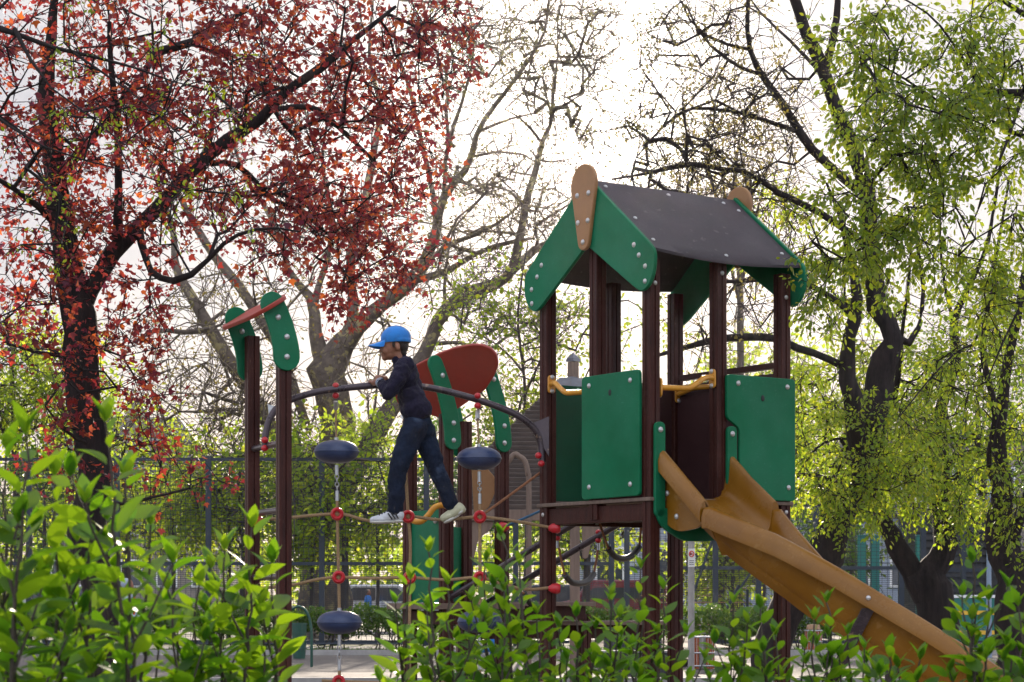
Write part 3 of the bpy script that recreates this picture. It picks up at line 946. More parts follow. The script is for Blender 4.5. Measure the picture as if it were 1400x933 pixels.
# templates
LEAF_OVAL = (np.array([(0, 0, 0), (-.26, .38, .05), (.26, .38, .05), (-.20, .70, .03), (.20, .70, .03), (0, 1, -.06)]),
             np.array([(0, 2, 1), (1, 2, 4), (1, 4, 3), (3, 4, 5)]))
LEAF_MAPLE = (np.array([(0, 0, 0), (-.30, .05, .03), (-.56, .42, .07), (-.24, .46, .0), (0, 1, -.08), (.24, .46, .0), (.56, .42, .07), (.30, .05, .03)]),
              np.array([(0, 2, 1), (0, 3, 2), (0, 4, 3), (0, 5, 4), (0, 6, 5), (0, 7, 6)]))
LEAF_TINY = (np.array([(0, 0, 0), (-.25, .5, .06), (.25, .5, .06), (0, 1, 0)]), np.array([(0, 2, 1), (1, 2, 3)]))


def tubes_np(chains, kk):
    """chains: list of (pts (n,3), radii (n,)); one quad mesh"""
    VV = []; FF_ = []; off = 0
    for pts, rad, k in chains:
        n = len(pts)
        if n < 2: continue
        tg = np.gradient(pts, axis=0); tg = unit(tg)
        ref = np.array([0.31, 0.22, 0.92]) if abs(tg[0][2]) < 0.85 else np.array([0.9, 0.3, 0.1])
        sd = unit(np.cross(tg, ref[None, :])); up = np.cross(sd, tg)
        a = np.arange(k) * 2 * PI / k
        R = pts[:, None, :] + rad[:, None, None] * (np.cos(a)[None, :, None] * sd[:, None, :] + np.sin(a)[None, :, None] * up[:, None, :])
        if k >= 12:      # ridged, lumpy wood
            gg = np.random.default_rng(n)
            nz_ = gg.normal(0, 1, (n, k)); nz_ = (nz_ + np.roll(nz_, 1, 0) + np.roll(nz_, 2, 0)) / 2.2
            R = pts[:, None, :] + (R - pts[:, None, :]) * (1 + .075 * nz_)[:, :, None]
        VV.append(R.reshape(-1, 3))
        i = np.arange(n - 1)[:, None] * k; j = np.arange(k)[None, :]; j2 = (j + 1) % k
        q = np.stack([i + j, i + j2, i + k + j2, i + k + j], -1).reshape(-1, 4) + off
        FF_.append(q); off += n * k
    return np.vstack(VV), np.vstack(FF_)


def ell_pts(rng, regs):
    """regions (cx, cy, rx, ry, n, Y, dY) in photo pixels and metres of distance -> world points"""
    out = []
    for (cx, cy, rx, ry, n, Y, dY) in regs:
        r = np.sqrt(rng.random(n)); a = rng.random(n) * 2 * PI
        x = cx + rx * r * np.cos(a); y = cy + ry * r * np.sin(a)
        YY = Y + dY * (rng.random(n) * 2 - 1)
        out.append(np.stack([(x - 700) / F * YY, YY, CH + (HY - y) / F * YY], 1))
    return np.vstack(out)


def tree(name, label, limbs, regs, lm, bark, seed, nleaf=14, lsize=0.05, spread=0.35, ntwig=4, tmpl=LEAF_OVAL, twig_r=0.0042, group=None, droop=0.0,
         step=0.25, flare=1.25, leafname='foliage', catname='tree', rpow=0.44, ground=True, wob=0.05, twl=1.0, ys=1.0, slim=True):
    limbs = [[(x, y, Y * ys, (r * (.45 + .55 * min(1, r / 20)) if slim else r)) for x, y, Y, r in lb] for lb in limbs]
    regs = [(a, b_, c_, d_, n_, Y * ys, dY * ys) for a, b_, c_, d_, n_, Y, dY in regs]
    lsize *= ys; spread *= ys; twig_r *= ys; step *= ys; wob *= ys
    rng = np.random.default_rng(seed)
    b = limbs[0][0]
    base = P(b[0], b[1], b[2]); base.z = 0.0
    root = thing(name, base, label, catname, group)
    npos = []; npar = []; nrad = []       # skeleton nodes
    chains = []
    for li, lb in enumerate(limbs):
        A = np.array([[*P(x, y, Y), r * Y / F] for x, y, Y, r in lb])
        if li == 0 and ground and A[0][2] > 0.05:
            A = np.vstack([[A[0][0], A[0][1], -0.05, A[0][3] * flare], A])
        S = smooth_pts(A, 5)
        ln = np.linalg.norm(np.diff(S[:, :3], axis=0), axis=1).sum()
        # resample evenly, with knobbly wander
        d = np.concatenate([[0], np.cumsum(np.linalg.norm(np.diff(S[:, :3], axis=0), axis=1))])
        m_ = max(4, int(ln / (step * 0.7)))
        t = np.linspace(0, ln, m_)
        Q = np.stack([np.interp(t, d, S[:, i]) for i in range(4)], 1)
        wv = rng.normal(0, 1, (m_, 3)); wv = (wv + np.roll(wv, 1, 0) + np.roll(wv, 2, 0)) / 3
        wv[0] = 0
        Q[:, :3] += wv * np.minimum(wob, Q[:, 3:4] * 0.35)
        Q[:, 3] *= 1 + rng.normal(0, 0.05, m_)
        k = 20 if Q[0, 3] > 0.08 else 8
        chains.append((Q[:, :3], np.maximum(Q[:, 3], twig_r), k))
        o = len(npos)
        for i in range(m_):
            npos.append(Q[i, :3]); npar.append(-1 if i == 0 else o + i - 1); nrad.append(Q[i, 3])
    nl0 = len(npos)
    C = ell_pts(rng, regs)
    NP_ = np.array(npos)
    # nearest first
    D0 = np.array([np.min(((NP_ - c) ** 2).sum(1)) for c in C])
    C = C[np.argsort(D0)]
    cap = nl0 + int(len(C) * 14)
    POS = np.zeros((cap, 3)); POS[:nl0] = NP_; cnt = nl0
    par = list(npar); lastdir = {}
    ends = []
    for c in C:
        dv = POS[:cnt] - c
        dist = np.sqrt((dv ** 2).sum(1))
        # prefer joining from below and not from the fattest wood
        cost = dist + 0.25 * np.maximum(0, dv[:, 2])
        i = int(np.argmin(cost)); d = dist[i]
        nst = min(10, max(1, int(round(d / step))))
        p0 = POS[i].copy()
        bow = rng.normal(0, 0.10, 3) * d; bow[2] += (0.12 - droop) * d
        prev = i
        for s in range(1, nst + 1):
            t = s / nst
            q = p0 * (1 - t) + c * t + bow * (4 * t * (1 - t)) * 0.6 + (rng.normal(0, 0.02, 3) if s < nst else 0)
            if cnt >= cap: break
            POS[cnt] = q; par.append(prev); prev = cnt; cnt += 1
        ends.append((prev, p0))
    # pipe model radii on the grown part
    tips = np.zeros(cnt)
    for e, _ in ends: tips[e] += 1
    for i in range(cnt - 1, nl0 - 1, -1):
        tips[par[i]] += tips[i]
    rad = twig_r * np.maximum(1, tips) ** rpow
    kids = {}
    for i in range(nl0, cnt):
        kids.setdefault(par[i], []).append(i)
    starts = [i for i in range(nl0, cnt) if par[i] < nl0 or kids[par[i]][int(np.argmax([tips[k] for k in kids[par[i]]]))] != i]
    for s in starts:
        ch = [par[s], s]
        while ch[-1] in kids:
            ks = kids[ch[-1]]
            ch.append(ks[int(np.argmax([tips[k] for k in ks]))])
        r = rad[ch].copy(); r[0] = r[1]
        chains.append((POS[ch], r, 6 if r[1] > 0.02 else (4 if r[1] > 0.008 else 3)))
    # twigs and leaves round every cluster
    E = np.array([POS[e] for e, _ in ends]); O = unit(np.array([POS[e] - o for e, o in ends]))
    n = len(E)
    lp = []; la = []
    for j in range(ntwig):
        dr = unit(O * 0.8 + rng.normal(0, 0.75, (n, 3)) + np.array([0, 0, -droop]))
        L = spread * twl * (0.6 + 0.8 * rng.random(n))[:, None]
        m1 = E + dr * L * 0.5 + np.array([0, 0, 0.05 * spread]); e1 = E + dr * L + np.array([0, 0, -droop * 0.25 * spread])
        for i in range(n):
            chains.append((np.stack([E[i], m1[i], e1[i]]), np.array([twig_r, twig_r * .8, twig_r * .45]), 3))
        if nleaf:
            for q in range(nleaf):
                t = rng.random(n)[:, None] ** 0.45
                p = np.where(t < .5, E + (m1 - E) * t * 2, m1 + (e1 - m1) * (t - .5) * 2)
                off = rng.normal(0, 1, (n, 3))
                lp.append(p + off * lsize * 0.55)
                la.append(off + dr * 0.6 + np.array([0, 0, -0.35 - droop]))
    Vt, Ft = tubes_np(chains, 6)
    np_mesh('trunk', Vt, Ft, bark, root)
    if nleaf:
        lp = np.vstack(lp); la = np.vstack(la)
        nr = rng.normal(0, 0.6, lp.shape) + np.array([0, -0.15, 0.75])
        sc = lsize * (0.42 + 0.95 * rng.random(len(lp)) ** 1.3)
        Vl, Fl = inst(tmpl[0], tmpl[1], lp, la, nr, sc)
        np_mesh(leafname, Vl, Fl, lm, root, smooth=False)
    return root


# ------------------------------------------------------------------ the copper-leaved tree at the left
tree('copper_tree', 'dark-trunked tree with copper-red leaves filling the upper left', [
    [(135, 800, 18, 25), (126, 640, 18, 24), (118, 570, 18, 23), (107, 480, 18, 23), (98, 400, 18, 22), (90, 340, 18, 19), (76, 260, 18, 15), (66, 190, 17.9, 13), (62, 120, 17.8, 10), (70, 40, 17.7, 7), (80, -40, 17.6, 4)],
    [(112, 425, 18, 13), (130, 390, 18, 12), (155, 350, 18, 11), (185, 320, 18.1, 10), (230, 270, 18.2, 10), (262, 232, 18.3, 10), (310, 192, 18.4, 9), (355, 162, 18.5, 8), (390, 125, 18.6, 7), (440, 92, 18.7, 6), (480, 60, 18.8, 4), (540, 10, 18.9, 2.5)],
    [(160, 345, 18, 9), (162, 300, 17.8, 7), (163, 240, 17.7, 5.5), (160, 170, 17.6, 5), (152, 100, 17.5, 4), (150, 30, 17.4, 3)],
    [(190, 315, 18.1, 6), (196, 345, 17.9, 5), (206, 372, 17.7, 4.6), (240, 383, 17.4, 4.4), (275, 365, 17.3, 4), (305, 336, 17.2, 3.2), (335, 318, 17.0, 2.4), (370, 312, 16.9, 1.8), (410, 318, 16.8, 1.2)],
    [(252, 240, 18.3, 5), (285, 200, 19, 4), (290, 150, 19.5, 3)],
    [(200, 95, 18.5, 5), (210, 72, 18.6, 6), (265, 58, 18.8, 6), (300, 40, 19, 4), (340, 10, 19, 3)],
    [(75, 250, 17.9, 7), (150, 160, 18.4, 6), (200, 95, 18.5, 5)],
    [(290, 224, 18.4, 4), (330, 228, 18.8, 4), (370, 270, 19.2, 3.5), (410, 290, 19.5, 3), (460, 330, 19.8, 2)],
    [(375, 150, 18.5, 4), (430, 150, 19.4, 4), (480, 190, 20, 3), (530, 240, 20.2, 2)],
    [(95, 330, 18, 6), (60, 290, 17.5, 5), (20, 260, 17, 4), (-30, 230, 16.6, 3)],
    [(108, 490, 18, 3), (70, 485, 17.8, 3), (40, 480, 17.6, 2), (10, 470, 17.5, 1.5)],
    [(130, 610, 18, 3), (105, 600, 17.8, 2.4), (80, 580, 17.6, 2), (62, 555, 17.5, 1.4)],
    [(136, 690, 18, 3), (165, 690, 17.6, 2.6), (210, 680, 17.3, 2), (260, 668, 17, 1.5)],
], [(90, 100, 150, 140, 88, 17.6, 1.6), (240, 80, 150, 110, 81, 18.3, 1.6), (400, 80, 130, 110, 77, 18.8, 1.5), (540, 60, 95, 100, 51, 19.2, 1.4),
    (600, 90, 45, 100, 16, 19.3, 1.0),
    (470, 210, 110, 110, 62, 19.3, 1.4), (330, 210, 120, 90, 45, 18.4, 1.5), (560, 210, 60, 80, 23, 19.4, 1.0), (490, 330, 65, 70, 37, 19.5, 1.0), (480, 400, 35, 45, 10, 19.5, .8), (545, 355, 40, 30, 8, 19.5, .8),
    (180, 230, 130, 100, 51, 17.8, 1.5), (60, 290, 110, 110, 44, 17.4, 1.3), (330, 310, 90, 55, 19, 17.4, 1.0), (420, 290, 60, 50, 17, 19.0, 1.0), (225, 330, 60, 50, 11, 17.6, .8),
    (50, 430, 85, 65, 28, 17.5, 1.0), (180, 440, 55, 60, 19, 17.8, .9), (110, 530, 70, 30, 5, 17.6, .7), (185, 530, 40, 45, 7, 17.7, .7),
    (205, 590, 30, 30, 4, 17.4, .5), (240, 665, 62, 34, 8, 17.1, .5), (75, 580, 40, 26, 5, 17.5, .4), (90, 625, 40, 30, 5, 17.5, .4)],
    M['leaf_red'], M['bark_dark'], 11, nleaf=7, lsize=0.056, spread=0.25, ntwig=4, tmpl=LEAF_MAPLE, slim=False)

# ------------------------------------------------------------------ near tree leaning in from outside the frame, top left
tree('linden_tree', 'dark twigs with small yellow-green tufts reaching in from the top left corner', [
    [(-330, 800, 9.5, 60), (-300, 400, 9.5, 50), (-200, 150, 9.5, 34), (-110, 40, 9.5, 18), (-20, 30, 9.5, 7), (40, 55, 9.5, 5.5), (100, 72, 9.5, 4.4), (160, 85, 9.5, 3.4), (230, 110, 9.5, 2.2), (290, 125, 9.5, 1.5)],
    [(20, 40, 9.5, 6), (60, 110, 9.3, 3), (110, 150, 9.2, 2.6), (160, 190, 9.1, 2), (180, 240, 9, 1.4)],
    [(-110, 40, 9.5, 9), (-40, 130, 9.2, 5), (40, 190, 9, 3), (100, 215, 8.9, 2.2), (180, 235, 8.9, 1.6), (250, 260, 8.9, 1)],
    [(100, 72, 9.5, 3.4), (170, 120, 9.3, 2.4), (220, 160, 9.2, 1.6), (260, 200, 9.1, 1)],
    [(-20, 30, 9.5, 5), (10, 0, 9.6, 4), (60, -50, 9.6, 3)],
], [(60, 190, 80, 60, 9, 9.1, .5), (150, 70, 90, 60, 9, 9.4, .4), (200, 150, 90, 60, 12, 9.2, .4), (240, 270, 70, 50, 8, 8.9, .3), (60, 290, 60, 70, 8, 9, .4), (290, 130, 60, 60, 8, 9.3, .3), (130, 10, 60, 20, 4, 9.5, .3), (330, 290, 40, 40, 4, 9, .3)],
    M['leaf_yg'], M['bark_dark'], 21, nleaf=9, lsize=0.021, spread=0.07, ntwig=2, twig_r=0.0030, droop=0.4, wob=.02, twl=1.2)

# ------------------------------------------------------------------ bare plane tree in the middle
PLN = dict(M=0)
tree('plane_tree', 'tall grey flaky-barked plane tree with forking bare limbs behind the boy', [
    [(446, 760, 30, 30), (447, 680, 30, 27), (462, 600, 30, 24), (458, 550, 30, 23), (452, 515, 30, 25), (462, 478, 30, 20), (490, 445, 30, 14), (528, 412, 30, 12), (560, 385, 30, 11.5), (580, 355, 30, 11), (594, 320, 30, 9), (606, 272, 30, 8), (640, 226, 30, 7), (654, 178, 30, 6), (680, 140, 30, 5.5), (716, 93, 30, 4.5), (746, 40, 30, 3), (752, -30, 30, 2)],
    [(444, 505, 30, 15), (431, 470, 30, 12), (432, 440, 30, 11), (429, 414, 30, 10), (416, 396, 30, 8), (396, 372, 30, 7), (386, 330, 30, 6), (360, 280, 30.5, 5), (330, 230, 31, 4), (310, 150, 31, 3), (300, 60, 31, 2)],
    [(430, 414, 30, 8), (438, 385, 30, 7), (450, 345, 30, 6), (452, 290, 29.6, 5), (440, 220, 29.3, 4), (450, 140, 29, 3), (440, 60, 29, 2)],
    [(470, 465, 30, 11), (482, 435, 30, 10), (480, 385, 30, 9.5), (486, 320, 30, 9), (500, 265, 30.3, 8), (512, 200, 30.6, 7), (520, 150, 31, 6), (505, 80, 31, 4), (510, 0, 31, 3)],
    [(598, 320, 30, 7), (590, 250, 30, 6), (575, 190, 30, 5), (560, 120, 30, 4), (540, 60, 30, 3), (545, 0, 30, 2)],
    [(606, 272, 30, 5), (610, 205, 29.6, 5), (635, 130, 29.3, 4), (648, 70, 29, 3), (640, 10, 29, 2)],
    [(437, 690, 30, 13), (418, 655, 29.6, 13), (375, 595, 29.4, 12), (340, 535, 29.2, 12), (318, 500, 29, 12), (286, 447, 29, 11.5), (266, 412, 29, 10), (240, 368, 29, 8), (236, 310, 29, 6), (215, 250, 29, 4), (190, 180, 29, 3)],
    [(290, 450, 29, 7), (250, 455, 28.5, 6), (212, 452, 28, 5), (180, 470, 27.8, 4)],
    [(370, 460, 29.8, 9), (330, 395, 29.8, 9), (290, 345, 30, 8), (262, 300, 30, 7), (240, 250, 30, 5), (235, 180, 30, 3.4)],
    [(418, 580, 29.8, 9), (398, 520, 29.8, 9), (370, 460, 29.8, 9)],
    [(560, 385, 30, 8), (610, 372, 30, 7), (650, 348, 29.6, 6), (690, 333, 29.4, 5), (730, 326, 29.2, 3)],
    [(580, 360, 30, 7), (615, 335, 30, 6), (655, 320, 30, 5), (690, 300, 30, 4), (720, 270, 30, 3)],
    [(648, 214, 30, 4), (690, 208, 29.8, 3.6), (718, 213, 29.7, 2.6), (745, 230, 29.6, 1.5)],
    [(655, 180, 30, 4), (690, 165, 29.6, 3.4), (730, 155, 29.4, 2.4)],
    [(330, 560, 29.2, 4), (290, 560, 29, 4), (250, 565, 28.7, 3), (220, 545, 28.5, 2)],
], [(300, 480, 110, 110, 90, 29, 1.2), (350, 590, 70, 45, 51, 29, 1.0), (260, 540, 80, 60, 45, 28.8, 1.0), (680, 150, 90, 140, 93, 29.8, 1.4), (640, 290, 90, 70, 60, 29.8, 1.2), (760, 70, 60, 80, 39, 29.6, 1.0),
    (520, 490, 60, 60, 24, 29.8, 1), (430, 590, 40, 40, 15, 29.8, 1), (560, 330, 60, 60, 30, 30, 1), (400, 320, 90, 80, 39, 30, 1.4), (620, 60, 70, 70, 45, 29.5, 1.2), (320, 420, 70, 50, 30, 29, 1), (700, 60, 70, 60, 33, 29.5, 1), (360, 200, 90, 120, 36, 30, 1.4)],
    M['leaf_olive'], M['bark_plane'], 31, nleaf=4, lsize=0.060, spread=0.55, ntwig=3, tmpl=LEAF_TINY, twig_r=0.0072, step=0.35, wob=.10, ys=1.85)

tree('plane_tree', 'leaning plane tree trunk that rises from behind the discs to the right of the boy', [
    [(440, 780, 31, 22), (450, 700, 31, 20), (482, 637, 31, 17), (514, 592, 31, 15), (534, 555, 31, 14), (560, 515, 31, 13), (582, 480, 31, 12), (600, 440, 31, 12), (622, 412, 31, 11.5), (650, 398, 31, 11), (680, 389, 31, 10.5), (700, 370, 31, 9.5), (707, 345, 31, 9), (714, 310, 31, 8), (722, 265, 31, 7.5), (734, 230, 31, 6.5), (742, 192, 31, 5.5), (754, 166, 31, 4.8), (756, 122, 31, 4), (762, 85, 31, 3), (762, 30, 31, 2)],
    [(690, 380, 31, 9), (722, 350, 31, 8), (752, 332, 31, 7), (790, 318, 31, 5.5), (830, 300, 31, 4), (880, 270, 31, 2.5)],
    [(609, 425, 31, 5), (607, 385, 30.8, 4), (612, 350, 30.6, 3.4), (617, 318, 30.5, 2.6), (640, 290, 30.4, 2)],
    [(600, 470, 31, 5), (630, 468, 30.5, 4.4), (665, 478, 30.3, 4), (700, 455, 30.2, 4), (740, 430, 30.2, 3.4), (790, 410, 30.2, 2.4)],
    [(705, 320, 31, 4), (660, 315, 31, 3), (620, 318, 31, 2)],
    [(486, 640, 31, 4), (500, 600, 30.5, 4), (512, 560, 30.2, 3.5), (516, 520, 30, 3), (522, 470, 30, 2)],
    [(740, 195, 31, 4), (715, 165, 30.8, 3), (690, 150, 30.6, 2)],
], [(770, 100, 60, 100, 56, 30.8, 1.0), (800, 50, 60, 60, 36, 30.5, 1), (810, 140, 40, 80, 22, 30.6, .8), (730, 260, 70, 60, 50, 30.6, 1), (690, 330, 90, 40, 33, 30.6, 1), (620, 380, 60, 60, 28, 30.6, 1), (700, 420, 90, 60, 42, 30.4, 1), (780, 300, 60, 50, 28, 30.8, 1), (640, 500, 60, 40, 14, 30.4, 1), (480, 560, 40, 60, 16, 30.6, 1)],
    M['leaf_brown'], M['bark_plane'], 32, nleaf=4, lsize=0.055, spread=0.50, ntwig=3, tmpl=LEAF_TINY, twig_r=0.0072, step=0.35, wob=.10, ys=1.75)

# loose green tree behind the rear tower
tree('young_tree', 'slender young green-leaved tree between the red roof board and the gabled tower', [
    [(718, 850, 36, 6), (720, 640, 36, 5), (719, 560, 36, 4.5), (715, 500, 36, 4), (708, 440, 36, 3.4), (712, 390, 36, 3), (722, 330, 36, 2)],
    [(718, 540, 36, 3), (735, 500, 35.6, 2.4), (755, 460, 35.4, 2)],
    [(716, 510, 36, 3), (690, 480, 36.2, 2.4), (660, 460, 36.4, 2), (630, 450, 36.4, 1.6)],
], [(690, 410, 60, 50, 36, 36, 1.5), (640, 440, 40, 40, 22, 36, 1.2), (720, 470, 50, 60, 44, 36, 1.5), (725, 550, 50, 50, 40, 36, 1.2), (790, 470, 60, 80, 34, 36, 1.4), (860, 440, 60, 60, 22, 36, 1.4), (680, 560, 40, 40, 18, 36, 1), (560, 590, 40, 40, 10, 36, 1)],
    M['leaf_green'], M['bark_bg'], 41, nleaf=6, lsize=0.085, spread=0.45, ntwig=4, twig_r=0.0055, step=0.4)

# ------------------------------------------------------------------ right: pollarded hackberry with double trunk
YH = 24.5
tree('hackberry_tree', 'thick dark double-trunked tree right of the tower with long bare left-hand limbs', [
    [(1052, 890, YH, 25), (1084, 832, YH, 24), (1120, 770, YH, 23), (1150, 714, YH, 22), (1173, 655, YH, 21), (1188, 595, YH, 20), (1200, 538, YH, 20), (1212, 485, YH, 18), (1222, 455, YH, 14), (1205, 425, YH, 15), (1196, 385, YH, 15), (1190, 335, YH, 14), (1189, 290, YH, 13), (1180, 245, YH, 13), (1167, 205, YH, 13), (1148, 160, YH, 12), (1136, 130, YH, 12), (1120, 85, YH, 11), (1105, 48, YH, 10), (1088, 5, YH, 9), (1070, -50, YH, 7)],
    [(1180, 640, YH, 15), (1170, 570, 24.2, 15), (1158, 512, 24.1, 13), (1164, 460, 24, 12), (1170, 415, 24, 11), (1160, 360, 24, 8), (1150, 300, 24, 5), (1130, 250, 24, 3)],
    [(1128, 95, YH, 9), (1140, 55, YH, 8), (1145, 10, YH, 7), (1148, -50, YH, 5)],
    [(1160, 505, 24.1, 9), (1126, 486, 24, 8), (1082, 471, 23.9, 8), (1057, 461, 23.8, 8), (995, 461, 23.6, 8), (938, 475, 23.4, 6), (890, 488, 23.2, 4)],
    [(1166, 430, 24, 8), (1128, 402, 24, 6), (1090, 385, 23.8, 5.4), (1040, 382, 23.6, 5), (985, 385, 23.4, 5), (930, 390, 23.2, 3)],
    [(1172, 260, YH, 9), (1130, 225, YH, 9), (1098, 192, YH, 9), (1071, 144, YH, 8), (1038, 100, YH, 7), (1023, 60, YH, 5.5), (1022, 0, YH, 5), (1030, -40, YH, 3)],
    [(1024, 68, YH, 4), (975, 55, YH, 4), (945, 30, YH, 3), (930, 0, YH, 2)],
    [(1040, 102, YH, 5), (1000, 85, 24.2, 4.4), (960, 50, 24, 3.4), (940, 10, 24, 2.4)],
    [(1118, 95, YH, 5), (1080, 55, 24.8, 4), (1040, 18, 25, 3), (1020, -10, 25, 2)],
    [(1090, 180, YH, 6), (1030, 160, 24.3, 5), (985, 150, 24, 4.4), (940, 150, 23.8, 4), (900, 180, 23.6, 3), (870, 215, 23.5, 2)],
    [(1060, 260, YH, 7), (1020, 235, 24.3, 6), (985, 232, 24.2, 6), (945, 225, 24, 6), (905, 232, 23.9, 5), (868, 240, 23.8, 4), (835, 245, 23.8, 3)],
    [(1175, 330, YH, 8), (1120, 290, YH, 7.5), (1060, 260, YH, 7)],
    [(1222, 460, YH, 9), (1240, 470, 24.6, 8), (1255, 450, 24.7, 6), (1262, 400, 24.8, 5), (1255, 340, 24.8, 4), (1250, 280, 24.8, 3)],
], [(950, 120, 90, 110, 84, 24, 1.5), (1050, 90, 80, 90, 50, 24.4, 1.3), (920, 230, 80, 50, 52, 23.8, 1.2), (1020, 190, 90, 70, 60, 24.2, 1.4), (880, 130, 30, 80, 12, 24, .8), (860, 200, 40, 50, 16, 23.8, .8), (960, 30, 60, 40, 30, 24.2, 1), (980, 440, 60, 60, 22, 23.5, .8), (1060, 400, 70, 50, 30, 23.8, 1), (1040, 300, 60, 40, 22, 24, 1), (900, 300, 30, 30, 6, 23.7, .6)],
    M['leaf_olive'], M['bark_dark'], 51, nleaf=6, lsize=0.050, spread=0.42, ntwig=3, tmpl=LEAF_TINY, twig_r=0.0056, droop=0.15, step=0.3, wob=.09, flare=1.15)

# leafy crown on the right, its own tree with V trunk
YV = 27
tree('hackberry_tree', 'dark V-forked tree in fresh yellow-green leaf at the right, behind the slide', [
    [(1275, 935, YV, 29), (1275, 850, YV, 26), (1272, 800, YV, 25), (1290, 760, YV, 17), (1288, 700, YV, 16), (1285, 640, YV, 15), (1284, 577, YV, 12), (1296, 528, YV, 10), (1306, 490, YV, 9), (1304, 440, YV, 8), (1318, 408, YV, 7), (1345, 350, YV, 5), (1360, 280, YV, 4), (1370, 200, YV, 3)],
    [(1268, 815, YV, 20), (1250, 780, YV, 17), (1226, 745, YV, 16), (1204, 708, YV, 14), (1193, 665, YV, 12), (1200, 600, 26.6, 9), (1225, 540, 26.4, 7), (1232, 470, 26.2, 5), (1240, 400, 26, 4), (1250, 300, 26, 3)],
    [(1304, 440, YV, 5), (1290, 380, YV, 4), (1285, 300, YV, 3), (1290, 200, YV, 2)],
    [(1200, 620, 26.6, 5), (1160, 600, 25.6, 4), (1120, 610, 25, 3), (1090, 650, 24.6, 2)],
    [(1288, 650, YV, 5), (1320, 600, 26.4, 4), (1345, 590, 26, 3)],
], [(1180, 610, 110, 70, 85, 24.6, 1.6), (1150, 675, 70, 40, 30, 23.8, .9), (1280, 650, 90, 60, 49, 26, 1.3), (1060, 640, 40, 70, 9, 24.6, .6), (1330, 690, 60, 40, 17, 26, 1), (1240, 520, 80, 60, 34, 26, 1.4), (1130, 540, 50, 50, 23, 25.2, 1), (1340, 560, 50, 70, 22, 26.2, 1.2), (1300, 420, 80, 90, 39, 26.4, 1.4), (1070, 320, 60, 50, 22, 25.6, 1.0), (1150, 400, 60, 50, 19, 25.4, 1.0)],
    M['leaf_yg'], M['bark_dark'], 52, nleaf=17, lsize=0.058, spread=0.29, ntwig=4, droop=0.5, twig_r=0.0045, wob=.09, flare=1.1)

# trunk at the right edge
YR = 21.5
tree('rough_barked_tree', 'rough dark trunk standing at the right edge with drooping leafy twigs', [
    [(1388, 1000, YR, 30), (1384, 880, YR, 25), (1382, 800, YR, 23), (1380, 730, YR, 21), (1372, 660, YR, 14), (1366, 612, YR, 11), (1371, 533, YR, 10), (1383, 462, YR, 9), (1394, 423, YR, 8), (1405, 350, YR, 7), (1410, 260, YR, 6)],
    [(1378, 700, YR, 9), (1352, 640, 21.2, 6), (1362, 570, 21, 7), (1349, 515, 21, 7), (1342, 464, 21, 6), (1352, 413, 21, 5.4), (1366, 330, 21, 4), (1380, 240, 21, 3)],
    [(1385, 740, YR, 10), (1400, 690, YR, 9), (1420, 620, YR, 8), (1440, 500, YR, 6)],
    [(1345, 470, 21, 4), (1310, 480, 20.6, 3), (1270, 520, 20.3, 2.4), (1230, 570, 20, 1.6)],
], [(1340, 500, 60, 60, 36, 20.8, 1), (1370, 640, 40, 60, 22, 21, .8), (1360, 400, 50, 60, 34, 20.8, 1), (1270, 560, 50, 50, 14, 20.3, .6), (1390, 700, 30, 50, 14, 21, .5)],
    M['leaf_yg'], M['bark_dark'], 53, nleaf=7, lsize=0.058, spread=0.33, ntwig=4, droop=0.55, twig_r=0.0040, wob=.07, flare=1.1)

# near leafy branches hanging in from the top right
YN = 11.5
tree('leafy_tree', 'near tree hanging long leafy green branches into the upper right corner', [
    [(1640, 950, YN, 50), (1630, 500, YN, 44), (1580, 300, YN, 34), (1500, 150, YN, 20), (1440, 130, YN, 12), (1400, 128, YN, 9), (1345, 128, YN, 6), (1300, 150, 11.3, 4), (1240, 200, 11.1, 3), (1180, 260, 10.9, 2), (1110, 330, 10.8, 1.2)],
    [(1500, 150, YN, 14), (1450, 60, YN, 9), (1390, 10, 11.4, 6), (1320, -20, 11.2, 4), (1240, -30, 11, 3)],
    [(1345, 128, YN, 5), (1310, 70, 11.2, 3.4), (1270, 20, 11, 2.6), (1200, -20, 10.8, 1.8)],
    [(1590, 320, YN, 16), (1500, 250, 11.6, 10), (1440, 200, 11.8, 7), (1390, 185, 11.8, 6), (1355, 165, 11.8, 4), (1300, 155, 11.8, 2.4)],
    [(1400, 128, YN, 5), (1370, 210, 11.2, 3.4), (1340, 280, 11, 2.4), (1310, 350, 10.8, 1.4)],
    [(1580, 300, YN, 14), (1480, 330, 11, 8), (1420, 380, 10.9, 5), (1380, 450, 10.8, 3), (1350, 520, 10.7, 1.6)],
    [(1300, 150, 11.3, 3), (1240, 110, 11, 2.6), (1190, 80, 10.8, 1.8)],
], [(1270, 80, 110, 90, 47, 11.1, .8), (1360, 60, 60, 80, 26, 11.2, .7), (1210, 190, 80, 70, 34, 11, .7), (1320, 230, 90, 80, 38, 11.1, .8), (1190, 290, 60, 50, 22, 10.9, .5), (1140, 340, 30, 30, 5, 10.8, .3), (1240, 330, 80, 60, 21, 10.9, .6), (1370, 350, 50, 80, 17, 11, .6), (1130, 420, 30, 40, 5, 10.8, .3), (1380, 170, 40, 60, 11, 11.3, .6), (1180, 60, 50, 60, 14, 10.9, .5)],
    M['leaf_green'], M['bark_dark'], 54, nleaf=16, lsize=0.036, spread=0.15, ntwig=4, droop=0.5, twig_r=0.0026, step=0.15, wob=.02)

